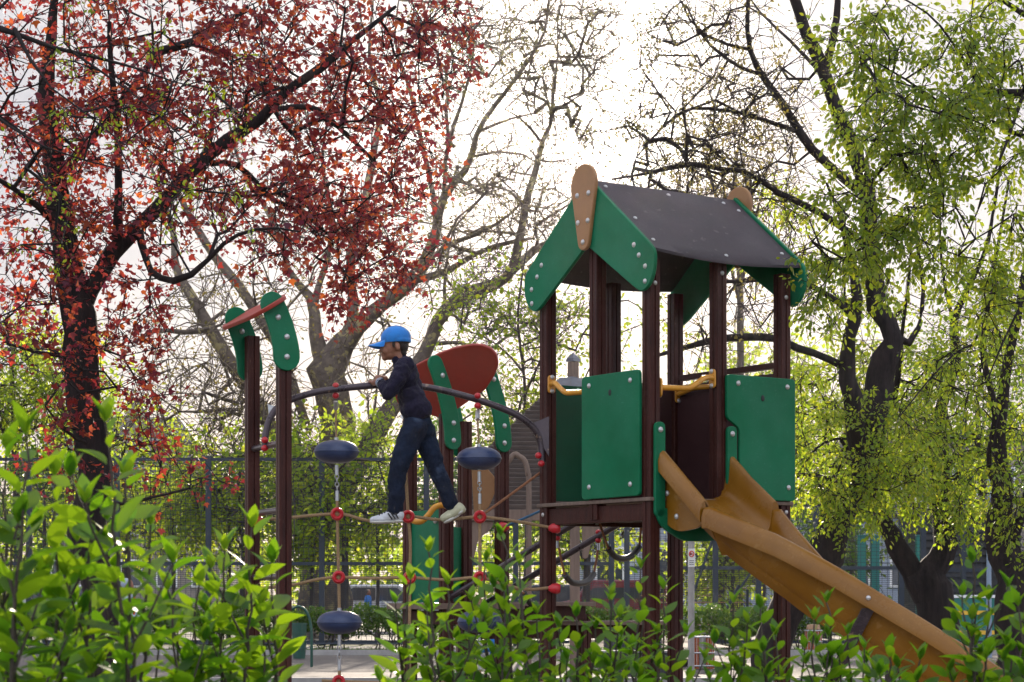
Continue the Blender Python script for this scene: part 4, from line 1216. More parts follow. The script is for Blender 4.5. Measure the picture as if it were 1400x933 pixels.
# ------------------------------------------------------------------ trees beyond the fence
BG = [
    ('broad bright green tree beyond the fence at the far left', 20, 520, 610, 130, 80, 52, 150, 'leaf_bg', 61),
    ('low dense green tree beyond the fence behind the dark left trunk', 170, 650, 720, 130, 80, 56, 130, 'leaf_bg', 62),
    ('pale green small tree beyond the fence behind the left frame', 330, 660, 720, 90, 60, 50, 90, 'leaf_bg', 63),
    ('yellow-green tree beyond the fence below the left discs', 470, 660, 720, 90, 70, 48, 110, 'leaf_bg', 64),
    ('dark green tree beyond the fence behind the rear tower', 640, 650, 730, 100, 70, 54, 110, 'leaf_hedge', 65),
    ('green tree beyond the fence seen below the tower floor', 800, 690, 760, 80, 60, 50, 70, 'leaf_bg', 66),
    ('rounded green tree beyond the fence right of the gabled tower', 1040, 560, 680, 90, 90, 58, 110, 'leaf_bg', 67),
    ('tall green tree beyond the fence behind the thick double trunk', 1160, 560, 690, 110, 130, 60, 130, 'leaf_bg', 68),
    ('dim green tree beyond the fence near the right edge', 1340, 570, 690, 110, 120, 62, 120, 'leaf_hedge', 69),
    ('small yellow-green tree beyond the fence gate right of the sign', 985, 765, 800, 50, 60, 52, 60, 'leaf_bg', 71),
    ('bushy green tree beyond the fence between the slide and the V-forked tree', 1130, 745, 790, 60, 60, 54, 60, 'leaf_hedge', 72),
    ('dark old tree with brownish buds beyond the tower roof', 1010, 250, 400, 90, 110, 55, 120, 'leaf_brown', 70),
]
for lab, cx, cy, yb, rx, ry, Y, n, lm, sd in BG:
    tree('green_tree' if lm != 'leaf_brown' else 'old_tree', lab, [
        [(cx, 860, Y, 9), (cx + 3, yb, Y, 7), (cx - 4, cy, Y, 5), (cx + 2, cy - ry * .6, Y, 2.5)],
        [(cx, yb + 10, Y, 5), (cx - rx * .4, cy, Y - 1, 3)],
        [(cx, yb, Y, 5), (cx + rx * .4, cy - 10, Y + 1, 3)]],
        [(cx, cy, rx, ry, n, Y, 2.2), (cx, cy + ry * .5, rx * .8, ry * .6, n // 3, Y, 2.0)],
        M[lm], M['bark_bg'], sd, nleaf=13 if lm != 'leaf_brown' else 5, lsize=0.15 if lm != 'leaf_brown' else 0.10, spread=0.85, ntwig=3, twig_r=0.012, step=0.7, group='trees beyond the fence')

# rounded bushes between the fence and the street
for lab, cx, cy, rx, ry, n, sd, lm in (('bright bush beyond the fence under the copper tree branch', 235, 720, 60, 60, 70, 81, 'leaf_bg'), ('bush beyond the fence just left of the two-post frame', 312, 715, 50, 55, 60, 82, 'leaf_bg'),
        ('bush beyond the fence behind the upper left disc', 425, 720, 55, 62, 75, 83, 'leaf_bg'), ('yellow-green bush beyond the fence below the boy', 515, 720, 48, 58, 60, 84, 'leaf_yg'),
        ('dark bush beyond the fence at the far left', 60, 700, 80, 70, 80, 85, 'leaf_hedge'), ('leafy bush beyond the fence behind the gate braces', 1000, 745, 45, 65, 60, 86, 'leaf_bg')):
    tree('bush', lab, [[(cx, 865, 50, 5), (cx + 2, cy + 20, 50, 4), (cx, cy - ry * .5, 50, 2)], [(cx, cy + 30, 50, 3), (cx - rx * .5, cy, 49.6, 2)], [(cx, cy + 30, 50, 3), (cx + rx * .5, cy, 50.4, 2)]],
         [(cx, cy, rx, ry, n, 50, 1.2)], M[lm], M['bark_bg'], sd, nleaf=9, lsize=0.13, spread=0.5, ntwig=3, twig_r=0.008, step=0.5, group='bushes beyond the fence', catname='bush')
# ================================================================== foreground shrubs
def leaf_template():
    rows = 6; tv = []; tf = []
    for i in range(rows + 1):
        t = i / rows
        w = 0.215 * (math.sin(PI * min(1, t ** 0.80)) ** 0.85 if 0 < t < 1 else 0.0)
        if i == 0: w = 0.012
        if i == rows: w = 0.004
        z = -0.16 * t * t + 0.03 * t
        for s_, zz in ((-1, 0.30), (0, 0), (1, 0.30)):
            tv.append((s_ * w, t, z + zz * w))
    for i in range(rows):
        for j in range(2):
            a = i * 3 + j
            tf.append((a, a + 1, a + 4, a + 3))
    return np.array(tv), np.array(tf)


LT, LF = leaf_template()


def shrub(label, stems, seed, lsize=0.060, dens=0.021):
    lsize *= 1.14 if stems[0][2] < 3.7 else 1.02; dens *= 1.16 if stems[0][2] < 3.7 else 0.90
    """stems: (tip x, tip y, Y, base dx px)"""
    rng = np.random.default_rng(seed)
    x0 = np.mean([s[0] for s in stems]); Y0 = np.mean([s[2] for s in stems])
    b = P(x0, HY, Y0); b.z = 0
    root = thing('shrub', b, label, 'shrub', 'shrubs along the front')
    for (x, y, Y, dx) in stems:
        tip = np.array(P(x, y, Y)); base = np.array([tip[0] + dx / F * Y, Y + rng.normal(0, .08), 0.0])
        mid_ = (tip * .55 + base * .45) + np.array([rng.normal(0, .015), rng.normal(0, .015), 0])
        S = smooth_pts([base, mid_, tip], 14)
        ln = np.linalg.norm(np.diff(S, axis=0), axis=1).sum()
        Q = np.stack([np.interp(np.linspace(0, 1, 30), np.linspace(0, 1, len(S)), S[:, i]) for i in range(3)], 1)
        Q += rng.normal(0, .003, Q.shape)
        ch = [(Q, np.linspace(.0065, .0016, 30), 7)]
        lp = []; la = []; lnn = []; ls = []

        def leaves(path_, dens_, big, tipc=True):
            L = np.linalg.norm(np.diff(path_, axis=0), axis=1); cum = np.concatenate([[0], np.cumsum(L)])
            total = cum[-1]; n = max(3, int(total / dens_)); ang = rng.random() * 6.28
            for k in range(n):
                d = total * (k + .5) / n
                p = np.array([np.interp(d, cum, path_[:, i]) for i in range(3)])
                t = d / total
                tg = path_[-1] - path_[max(0, len(path_) - 4)]; tg = tg / np.linalg.norm(tg)
                ang += 2.4 + rng.normal(0, .35)
                side = np.array([math.cos(ang), math.sin(ang), 0])
                up = 0.45 + 0.5 * t ** 3 + rng.normal(0, .22)
                a = side * 1.0 + tg * up
                sz = big * (0.72 + 0.5 * rng.random()) * (1 - 0.42 * max(0, t - .80) / .2)
                ax = a / np.linalg.norm(a)
                nr = tg - ax * np.dot(tg, ax) + rng.normal(0, .28, 3)
                lp.append(p + side * .007); la.append(a); lnn.append(nr); ls.append((sz * (0.8 + .4 * rng.random()), sz, sz * (0.3 + 1.5 * rng.random())))
            if tipc:
                for k in range(4):
                    ang += 2.2; a = np.array([math.cos(ang) * .45, math.sin(ang) * .45, 1.0])
                    lp.append(path_[-1]); la.append(a); lnn.append(np.array([-math.cos(ang), -math.sin(ang), .4])); s_ = big * (.45 + .3 * rng.random()); ls.append((s_, s_, s_))
        i0 = max(1, int(30 * max(0.25, 1 - 0.54 / ln)))
        leaves(Q[i0 - 1:], dens, lsize)
        # side shoots
        ns = 3
        for k in range(ns):
            i = int(np.interp(k, [0, ns - 1], [i0 + 1, 23]))
            ang = rng.random() * 6.28
            dv = np.array([math.cos(ang) * .55, math.sin(ang) * .55, 1.0])
            L = (.08 + .10 * rng.random()) * (1 - .4 * k / ns)
            sp = np.stack([Q[i], Q[i] + dv * L * .5 + np.array([0, 0, .006]), Q[i] + dv * L + np.array([0, 0, .02])])
            ch.append((sp, np.array([.0026, .002, .0012]), 5))
            leaves(smooth_pts(sp, 3), dens * 1.0, lsize * .92)
        Vt, Ft = tubes_np(ch, 6)
        st = np_mesh('stem', Vt, Ft, M['stem'], root)
        # petioles stay inside the leaf mesh: short stalk quads are skipped at this size
        Vl, Fl = inst(LT, LF, np.array(lp), np.array(la), np.array(lnn), np.array(ls))
        np_mesh('foliage', Vl, Fl, M['leaf_front'], st)
    return root


shrub('big near shrub at the far left edge, out of focus', [(38, 596, 2.9, 10), (4, 618, 3.0, -20), (75, 650, 3.1, 20), (20, 720, 2.9, 0), (105, 735, 3.3, 8), (-5, 800, 3.0, 0)], 101, 0.064, .021)
shrub('tall near shrub in front of the dark red-leaved trunk', [(147, 580, 3.0, -6), (120, 690, 3.1, -14), (172, 655, 3.2, 16), (205, 725, 3.3, 22), (92, 800, 3.2, -10), (230, 810, 3.4, 16)], 102, 0.062, .021)
shrub('leafy near shrub beside the foot of the two-post frame', [(345, 722, 3.5, -10), (305, 752, 3.5, -16), (370, 770, 3.6, 8), (268, 800, 3.5, -20), (335, 810, 3.6, 0), (288, 850, 3.6, -6), (360, 850, 3.6, 8), (245, 860, 3.5, -10)], 103, 0.062, .021)
shrub('shrub in front of the rear tower and the lower right disc', [(588, 752, 3.8, -8), (560, 790, 3.9, -20), (612, 800, 3.9, 10), (588, 830, 3.9, 0), (640, 860, 4.0, 12), (600, 880, 3.9, 0), (560, 875, 4.0, -8)], 104, 0.056, .022)
shrub('slim shrub with a tall middle shoot below the blue rope', [(690, 732, 4.0, 4), (662, 765, 4.1, -8), (712, 775, 4.1, 14), (690, 810, 4.0, 2), (730, 840, 4.1, 16), (668, 850, 4.1, -8)], 105, 0.054, .022)
shrub('low bushy shrub in front of the tower corner post', [(832, 812, 4.2, 6), (790, 842, 4.2, -8), (765, 858, 4.2, -14), (815, 860, 4.2, 4), (750, 880, 4.2, -6), (850, 872, 4.3, 10), (785, 890, 4.2, 0), (720, 895, 4.2, -4)], 106, 0.054, .022)
shrub('thin shrub with one tall bare-stemmed shoot under the slide head', [(878, 778, 4.5, 2), (905, 808, 4.5, 10), (880, 835, 4.5, 0), (898, 868, 4.5, 4), (868, 886, 4.4, -4)], 107, 0.054, .023)
shrub('shrub in front of the wire litter basket, below the slide', [(1002, 822, 4.2, -8), (1042, 832, 4.2, 6), (1020, 850, 4.2, 0), (1062, 868, 4.2, 10), (1000, 885, 4.2, -4), (1040, 890, 4.2, 4)], 108, 0.056, .022)
shrub('small pointed shrub in front of the steel strap of the slide', [(1134, 822, 4.3, 2), (1112, 850, 4.3, -6), (1158, 866, 4.3, 10), (1130, 870, 4.3, 0), (1180, 888, 4.4, 8), (1096, 892, 4.3, -4), (1150, 900, 4.3, 0)], 109, 0.055, .022)
shrub('upright shrub at the right overlapping the lower slide end', [(1332, 772, 4.0, -2), (1318, 812, 4.0, -8), (1350, 822, 4.0, 8), (1330, 850, 4.0, 0)], 110, 0.056, .022)
shrub('low shrub cut by the bottom edge under the slide', [(1215, 892, 4.1, 0), (1255, 900, 4.1, 6), (1230, 915, 4.1, 0), (1195, 915, 4.1, -4)], 111, 0.058, .022)
shrub('shrub at the bottom right corner', [(1392, 832, 3.8, 10), (1405, 860, 3.8, 14), (1380, 880, 3.8, 0), (1398, 900, 3.8, 6), (1370, 905, 3.8, -4)], 112, 0.058, .022)
shrub('low blurred shrub at the bottom left between the tall near shrubs', [(60, 850, 3.4, 0), (125, 865, 3.4, 4), (172, 885, 3.4, 4), (215, 895, 3.5, 6)], 113, 0.060, .021)
shrub('low shrub along the bottom edge below the hanging discs', [(640, 905, 4.3, 0), (690, 905, 4.3, 4), (535, 915, 4.3, -4), (600, 915, 4.3, 0), (820, 905, 4.4, 0), (900, 912, 4.4, 0), (860, 912, 4.4, 0)], 114, 0.054, .022)

# ================================================================== ground and setting
def sheet(name, x0, x1, y0, y1, z, m, nx=1, ny=1):
    vs = []; fs = []
    for i in range(nx + 1):
        for j in range(ny + 1):
            vs.append((x0 + (x1 - x0) * i / nx, y0 + (y1 - y0) * j / ny, z))
    for i in range(nx):
        for j in range(ny):
            a = i * (ny + 1) + j
            fs.append((a, a + ny + 1, a + ny + 2, a + 1))
    o = MB().add(vs, fs).build(name, m, None, 0)
    o['kind'] = 'structure'
    return o


M['soil'] = mat('lawn_and_soil', (0.060, 0.085, 0.025), (0.035, 0.050, 0.018), 1.2, 0.95, 0.9, 14, spec=0.1, spots=((0.12, 0.09, 0.06), 2.2, 0.60))
M['sand'] = mat('play_sand', (0.26, 0.21, 0.17), (0.18, 0.145, 0.115), 3, 0.95, 0.8, 40, spec=0.1)
M['asphalt'] = mat('pale_asphalt', (0.20, 0.185, 0.18), (0.14, 0.135, 0.13), 2.5, 0.9, 0.5, 60, spec=0.08)


def paver_mat():
    m, nt, out = nodes_of('curved_pavers')
    L = nt.links.new
    b = nt.nodes.new('ShaderNodeBsdfPrincipled'); b.inputs['Roughness'].default_value = 0.9; b.inputs['Specular IOR Level'].default_value = 0.08
    tc = nt.nodes.new('ShaderNodeTexCoord')
    br = nt.nodes.new('ShaderNodeTexBrick'); br.inputs['Scale'].default_value = 4.0
    br.inputs['Color1'].default_value = (0.17, 0.150, 0.140, 1); br.inputs['Color2'].default_value = (0.125, 0.112, 0.106, 1)
    br.inputs['Mortar'].default_value = (0.09, 0.085, 0.08, 1); br.inputs['Mortar Size'].default_value = 0.022
    nz = nt.nodes.new('ShaderNodeTexNoise'); nz.inputs['Scale'].default_value = 0.8
    ad = nt.nodes.new('ShaderNodeVectorMath'); ad.operation = 'ADD'
    L(tc.outputs['Object'], ad.inputs[0]); L(nz.outputs['Color'], ad.inputs[1]); L(tc.outputs['Object'], nz.inputs[0])
    L(ad.outputs[0], br.inputs['Vector']); L(br.outputs['Color'], b.inputs['Base Color'])
    bp = nt.nodes.new('ShaderNodeBump'); bp.inputs['Strength'].default_value = 0.5; bp.inputs['Distance'].default_value = 0.01
    L(br.outputs['Fac'], bp.inputs['Height']); bp.invert = True
    L(bp.outputs[0], b.inputs['Normal']); L(b.outputs[0], out.inputs[0])
    return m


M['paver'] = paver_mat()
sheet('ground', -600, 600, -60, 900, 0.0, M['soil'])
sheet('paving', -40, 40, 24.5, 37.6, 0.008, M['paver'])
sheet('sand_area', -6.5, 9.0, 8.6, 24.0, 0.008, M['sand'])
sheet('path', -60, 60, 42.2, 44.6, 0.008, M['asphalt'])
sheet('court', -60, 60, 47.5, 58.0, 0.008, M['asphalt'])
sheet('road', -120, 120, 60, 70, 0.008, M['asphalt'])
MB().box((0, 37.7, 0.05), (80, 0.12, 0.10)).build('kerb', M['concrete'], None, 0)['kind'] = 'structure'
MB().box((0, 24.3, 0.05), (60, 0.12, 0.10)).build('kerb', M['concrete'], None, 0)['kind'] = 'structure'

# grass tufts on the strip by the hedge
rg = np.random.default_rng(5)
n = 9000
gp = np.stack([rg.uniform(-14, 14, n), rg.uniform(37.8, 41.5, n), np.zeros(n)], 1)
Vg, Fg = inst(np.array([(-.09, 0, 0), (.09, 0, 0), (0, 1, .15)]), np.array([(0, 1, 2)]), gp, np.stack([rg.normal(0, .35, n), rg.normal(0, .35, n), np.ones(n)], 1), rg.normal(0, 1, (n, 3)), rg.uniform(.05, .13, n))
go = np_mesh('grass', Vg, Fg, M['leaf_hedge'], None, False)
tag(go, 'short grass strip in front of the hedge', 'grass', kind='stuff')


def hedge(label, x0, x1, Y, z0, z1, seed, n=5200, dep=0.45):
    rng = np.random.default_rng(seed)
    X0 = (x0 - 700) / F * Y; X1 = (x1 - 700) / F * Y
    root = thing('hedge', ((X0 + X1) / 2, Y, 0), label, 'hedge')
    N = int(n * (X1 - X0) / 3.0)
    x = rng.uniform(X0, X1, N); yv = rng.uniform(-dep, dep, N)
    h = rng.random(N) ** 0.8
    topv = z1 - 0.10 * (np.sin(x * 3.1) + np.sin(x * 7.3 + 1)) * .6 - 0.10 * rng.random(N)
    bot = z0 + 0.08 * np.sin(x * 5.0 + 2) + 0.12 * rng.random(N)
    z = bot + (topv - bot) * h
    pos = np.stack([x, Y + yv * (0.6 + .4 * np.sin(h * PI)), z], 1)
    Vl, Fl = inst(LEAF_OVAL[0], LEAF_OVAL[1], pos, rng.normal(0, 1, (N, 3)) + np.array([0, -.4, .2]), rng.normal(0, .6, (N, 3)) + np.array([0, -.3, .7]), rng.uniform(.05, .10, N))
    np_mesh('foliage', Vl, Fl, M['leaf_hedge'], root, False)
    ch = []
    for k in range(int((X1 - X0) * 5)):
        xx = rng.uniform(X0, X1); yy = Y + rng.uniform(-.2, .2)
        a = np.array([xx, yy, 0]); b_ = a + np.array([rng.normal(0, .2), rng.normal(0, .15), z1 * rng.uniform(.6, .95)])
        ch.append((smooth_pts([a, (a + b_) / 2 + rng.normal(0, .05, 3), b_], 3), np.linspace(.016, .006, 7), 5))
        for q in range(3):
            s_ = a + (b_ - a) * rng.uniform(.25, .7); e_ = s_ + np.array([rng.normal(0, .22), rng.normal(0, .2), .22])
            ch.append((np.stack([s_, e_]), np.array([.007, .004]), 4))
    Vt, Ft = tubes_np(ch, 5)
    np_mesh('stem', Vt, Ft, M['bark_bg'], root)
    return root


hedge('clipped dark green hedge on bare stems along the left of the park', 190, 555, 41.0, 0.28, 0.86, 71)
hedge('clipped hedge behind the low deck and the tower posts', 560, 915, 41.2, 0.28, 0.84, 72)
hedge('rounded hedge behind the wire litter baskets', 925, 1130, 41.0, 0.22, 0.86, 73)
hedge('low hedge far left behind the near shrubs', -60, 170, 41.0, 0.25, 0.80, 74)
rl = MB()
for a, b in ((-11, -2.0),):
    rl.tube([Vector((a, 40.0, .16)), Vector((b, 40.0, .16))], .018, 8)
rr = thing('low_rail', (-6.5, 40.0, 0), 'thin dark knee-high rail in front of the left hedge', 'rail')
rl.build('bar', M['fence'], rr, 40)
for k in range(6):
    x = -11 + 1.8 * k
    MB().tube([Vector((x, 40.0, 0)), Vector((x, 40.0, .17))], .016, 8).build('post', M['fence'], rr, 40)

# ------------------------------------------------------------------ court fence
YFE = 46.0


def fx(x, Y=YFE):
    return (x - 700) / F * Y


def fence(label, xs, Y, yt, ym, mat_, seed, vert=0.11, diag=()):
    z1 = CH + (HY - yt) / F * Y; zm = CH + (HY - ym) / F * Y
    X = [fx(x, Y) for x in xs]
    root = thing('fence', ((X[0] + X[-1]) / 2, Y, 0), label, 'fence', 'court fences')
    for i, x in enumerate(X):
        MB().box((x, Y, (z1 + .06) / 2), (0.12, 0.10, z1 + .06)).build('fence_post', mat_, root, 0)
    for i in range(len(X) - 1):
        a, b = X[i] + .061, X[i + 1] - .061
        for z in (z1 - .02, zm, 0.08):
            MB().box(((a + b) / 2, Y, z), (b - a, 0.06, 0.07)).build('fence_rail', mat_, root, 0)
        w = MB()
        z = 0.2
        while z < z1 - .06:
            w.box(((a + b) / 2, Y + .034, z), (b - a, .009, .009)); z += 0.08 if z > zm else 0.045
        k = int((b - a) / vert)
        for j in range(1, k):
            w.box((a + (b - a) * j / k, Y + .041, z1 / 2), (.009, .009, z1 - .2))
        w.build('wire_mesh', mat_, root, 0)
    for (xa, ya, xb, yb) in diag:
        pa = P(xa, ya, Y - .06); pb = P(xb, yb, Y - .06)
        MB().tube([pa, pb], .028, 8).build('brace', mat_, root, 0)
    return root


fence('tall dark wire-mesh court fence running behind the left trees and the boy', [-70, 40, 160, 285, 440, 583, 705, 836], YFE, 627, 771, M['fence'], 1)
fence('tall dark wire-mesh court fence behind the tower legs and slide', [857, 978, 1037, 1115, 1232, 1262], YFE, 690, 777, M['fence'], 2, diag=((945, 820, 975, 735), (1010, 800, 985, 850), (985, 845, 1035, 770)))
fence('wire-mesh court fence at the right end behind the V-forked tree', [1290, 1410, 1530], YFE + .5, 720, 780, M['fence'], 3)
fp = MB().box((fx(1317, 45), 45, 2.4), (.09, .09, 4.8)).build('lamp_mast', M['fence'], None, 0)
tag(fp, 'thin tall black mast rising through the leaves at the right', 'mast')
MB().box((fx(1317, 45), 45, 4.83), (.13, .13, .06)).build('mast_cap', M['fence'], fp, 0)

# teal court posts, dark slatted hut, coloured board
for x, lab in ((1178, 'left of two broad teal uprights behind the slide'), (1196, 'right of two broad teal uprights behind the slide'), (1258, 'teal upright between the arms of the V-forked tree')):
    Y = 50.0
    o = thing('court_post', (fx(x, Y), Y, 0), lab, 'post', 'teal court posts')
    zt = CH + (HY - 733) / F * Y
    MB().box((fx(x, Y), Y, zt / 2), (0.20, 0.16, zt)).build('upright', M['teal'], o, 0, 0.01)
    MB().box((fx(x, Y), Y, zt + .012), (0.23, 0.19, 0.024)).build('cap', M['teal'], o, 0, 0.004)
Y = 52.0
hut = thing('slatted_shed', (fx(1320, Y), Y, 0), 'dark slatted shed behind the fence at the right', 'shed')
zt = CH + (HY - 705) / F * Y
MB().box((fx(1325, Y), Y + 1.0, zt / 2), (2.6, 1.8, zt)).build('wall', M['dark_slat'], hut, 0)
sm = MB()
for k in range(14):
    sm.box((fx(1325, Y), Y + .06, .3 + k * .185), (2.62, .06, .09))
sm.build('slats', M['dark_slat'], hut, 0)
MB().box((fx(1325, Y), Y + 1.0, zt + .05), (2.9, 2.3, .10)).build('roof', M['dark_slat'], hut, 0)
for x in (1288, 1352):
    MB().box((fx(x, Y), Y + .0, zt * .45), (.10, .05, zt * .9)).build('teal_strip', M['teal'], hut, 0)
Y = 43.5
bd = thing('court_board', (fx(1335, Y), Y, 0), 'dark green board with two yellow stripes behind the right-hand shrub', 'board')
a = CH + (HY - 876) / F * Y; b = CH + (HY - 818) / F * Y
MB().box((fx(1335, Y), Y, (a + b) / 2 + .0), (1.75, .05, b - a)).build('panel', M['teal'], bd, 0)
for y in (838, 865):
    MB().box((fx(1335, Y), Y - .028, CH + (HY - y) / F * Y), (1.74, .008, .085)).build('stripe', M['yellow_paint'], bd, 0)
MB().box((fx(1335, Y), Y - .0, b + .035), (1.8, .09, .06)).build('top_rail', M['white'], bd, 0)
for x in (1285, 1335, 1385):
    MB().box((fx(x, Y), Y + .06, b / 2), (.07, .07, b)).build('leg', M['fence'], bd, 0)
# benches / slat screen behind the gate
Y = 49.0
for k, (x0, x1, lab) in enumerate(((880, 925, 'pale slatted bench stack seen between the tower legs'), (945, 1030, 'pale slatted bench stack behind the fence gate'))):
    o = thing('bleacher', (fx((x0 + x1) / 2, Y), Y, 0), lab, 'bench', 'slatted stands behind the fence')
    for q in range(7):
        z = 0.25 + q * .17
        MB().box((fx((x0 + x1) / 2, Y), Y + q * .22, z), (fx(x1, Y) - fx(x0, Y), .12, .035)).build('slat', M['wood_slat'], o, 0)
    for xx in (x0 + 3, x1 - 3):
        MB().box((fx(xx, Y), Y + .8, .62), (.06, .06, 1.24)).build('leg', M['fence'], o, 0)

# ------------------------------------------------------------------ buildings
def windows(root, x0, x1, z0, z1, Y, nx, nz, w, h, m='glass'):
    for i in range(nx):
        for j in range(nz):
            x = x0 + (x1 - x0) * (i + .5) / nx; z = z0 + (z1 - z0) * (j + .5) / nz
            f = MB().box((x, Y - .02, z), (w + .16, .10, h + .16)).build('window', M['white'], root, 0)
            MB().box((x, Y - .075, z), (w, .02, h)).build('pane', M['glass'], f, 0)


Y = 76.0
bl = thing('building', (fx(900, Y), Y, 0), 'pale blue-white low building beyond the street behind the tower legs', 'building')
xa, xb = fx(800, Y), fx(1270, Y)
zt = CH + (HY - 705) / F * Y
MB().box(((xa + xb) / 2, Y + 4, zt / 2), (xb - xa, 8, zt)).build('wall', M['plaster'], bl, 0)
MB().box(((xa + xb) / 2, Y + 4, zt + .12), (xb - xa + .6, 8.6, .24)).build('roof', M['rooftile'], bl, 0)
windows(bl, xa, xb, 0.6, zt - .3, Y, 7, 1, .9, 1.3)
Y = 95.0
hs = thing('house', (fx(215, Y), Y, 0), 'old house with a sloping grey slate roof beyond the trees at left', 'house')
zr = CH + (HY - 560) / F * Y; ze = CH + (HY - 668) / F * Y
xa, xb = fx(60, Y), fx(300, Y)
MB().box(((xa + xb) / 2, Y + 4, ze / 2), (xb - xa, 8, ze)).build('wall', M['plaster2'], hs, 0)
xr = fx(225, Y)
rf = MB().add([(xa - .4, Y - .5, ze), (xb + .5, Y - .5, ze), (xb + .5, Y + 8.5, ze), (xa - .4, Y + 8.5, ze), (xa - .4, Y + 4, zr), (xr, Y + 4, zr)],
              [(0, 1, 5, 4), (1, 2, 5), (2, 3, 4, 5), (3, 0, 4), (0, 3, 2, 1)]).build('roof', M['rooftile'], hs, 0)
MB().box((fx(170, Y), Y + 3, zr - .1), (.8, .8, 1.8)).build('chimney', M['plaster2'], rf, 0)
windows(hs, xa, xb, 1.0, ze - .3, Y, 5, 2, .8, 1.1)
Y = 98.0
ap_ = thing('apartment_building', (fx(1300, Y), Y, 0), 'warm grey apartment building far behind the right-hand trees', 'building')
zt = CH + (HY - 600) / F * Y
xa, xb = fx(1190, Y), fx(1500, Y)
MB().box(((xa + xb) / 2, Y + 5, zt / 2), (xb - xa, 10, zt)).build('wall', M['plaster2'], ap_, 0)
MB().box(((xa + xb) / 2, Y + 5, zt + .2), (xb - xa + .8, 10.8, .4)).build('roof', M['rooftile'], ap_, 0)
windows(ap_, xa, xb, .8, zt - .3, Y, 6, 2, 1.0, 1.5)
# far wood that closes the view
rg = np.random.default_rng(77)
n = 26000
x = rg.uniform(-75, 75, n); yy = rg.uniform(118, 135, n)
hh = 5.2 + 1.8 * np.sin(x * .35) + 1.2 * np.sin(x * .9 + 2) + .7 * np.sin(x * 2.1)
z = hh * rg.random(n) ** .7
Vw, Fw = inst(LEAF_OVAL[0], LEAF_OVAL[1], np.stack([x, yy, z], 1), rg.normal(0, 1, (n, 3)), rg.normal(0, 1, (n, 3)), rg.uniform(.35, .8, n))
wd = np_mesh('far_wood', Vw, Fw, M['leaf_bg'], None, False)
tag(wd, 'far mass of green trees closing the view', 'woods', kind='stuff')


# ------------------------------------------------------------------ vehicles beyond the fence
def car(label, x, Y, mbody, L=4.2, W=1.72, H=1.46, van=False, flip=1, z0=0.012):
    cx = (x - 700) / F * Y
    root = thing('parked_car', (cx, Y, z0), label, 'car', 'cars parked beyond the fence')
    def q(u, z):
        return (u * flip, z)
    if van:
        body = [(-.5, .30), (-.5, .62), (-.47, .92), (-.455, .97), (-.40, 1.40), (-.36, 1.0 * H), (.18, 1.0 * H), (.31, 1.0), (.47, .86), (.5, .60), (.5, .30)]
        glass = [[(-.40, 1.02), (-.37, 1.36), (-.10, 1.36), (-.10, 1.02)], [(-.08, 1.02), (-.08, 1.36), (.155, 1.36), (.265, 1.02)]]
    else:
        body = [(-.5, .28), (-.5, .60), (-.47, .86), (-.40, .93), (-.27, H), (.10, H), (.26, .96), (.45, .84), (.5, .58), (.5, .28)]
        glass = [[(-.36, .97), (-.25, H - .10), (-.08, H - .10), (-.08, .95)], [(-.06, .95), (-.06, H - .10), (.08, H - .10), (.205, .95)]]
    ex = Vector((1, 0, 0)); c = Vector((cx, Y, z0))
    b = MB().prism(rounded([(u * L * flip, z) for u, z in body], .10, 4), c, ex, ZV, Vector((0, 1, 0)), W).build('body', mbody, root, 40, 0.05)
    for g in glass:
        for sd in (-1, 1):
            MB().prism(rounded([(u * L * flip, z) for u, z in g], .05, 3), c + Vector((0, sd * (W / 2 + .004), 0)), ex, ZV, Vector((0, 1, 0)), .012).build('window', M['glass'], root, 0)
    for u in (-.31, .32):
        for sd in (-1, 1):
            p = c + Vector((u * L * flip, sd * (W / 2 - .08), .31))
            pr = [(.0, -.09), (.26, -.10), (.31, -.08), (.31, .08), (.26, .10), (.0, .09)]
            wv = MB(); K = 20
            vs = [p + Vector((r * math.cos(2 * PI * j / K), t, r * math.sin(2 * PI * j / K))) for r, t in pr for j in range(K)]
            fs = [(i * K + j, i * K + (j + 1) % K, (i + 1) * K + (j + 1) % K, (i + 1) * K + j) for i in range(5) for j in range(K)]
            w = wv.add(vs, fs).build('wheel', M['black_rubber'], root, 40)
            MB().ell(p + Vector((0, sd * .095, 0)), (.19, .02, .19), n=16, m=8).build('rim', M['steel'], w, 40)
    for u, mm, nm in ((.497, 'white', 'headlight'), (-.497, 'sign_red', 'tail_light')):
        for sd in (-.7, .7):
            MB().ell(c + Vector((u * L * flip, sd * W / 2, .68)), (.05, .14, .08)).build(nm, M[mm], root, 40)
    MB().box(c + Vector((L * .497 * flip, 0, .42)), (.06, W * .9, .16)).build('bumper', M['black_rubber'], root, 0, .02)
    return root


car('dark red van parked beyond the fence between the tower posts', 838, 66, M['carred'], 4.0, 1.8, 1.6, True, -1)
car('silver car parked beyond the fence below the boy', 530, 66, M['carpale'], 4.1, flip=1)
car('dark car parked beyond the fence at the left of the tower post', 745, 67.5, M['cardark'], 4.2, flip=-1)
car('pale car half hidden behind the left shrubs', 110, 66, M['carpale'], 4.2, flip=1)

# ------------------------------------------------------------------ bins, hoop, sign
YB = 35.6


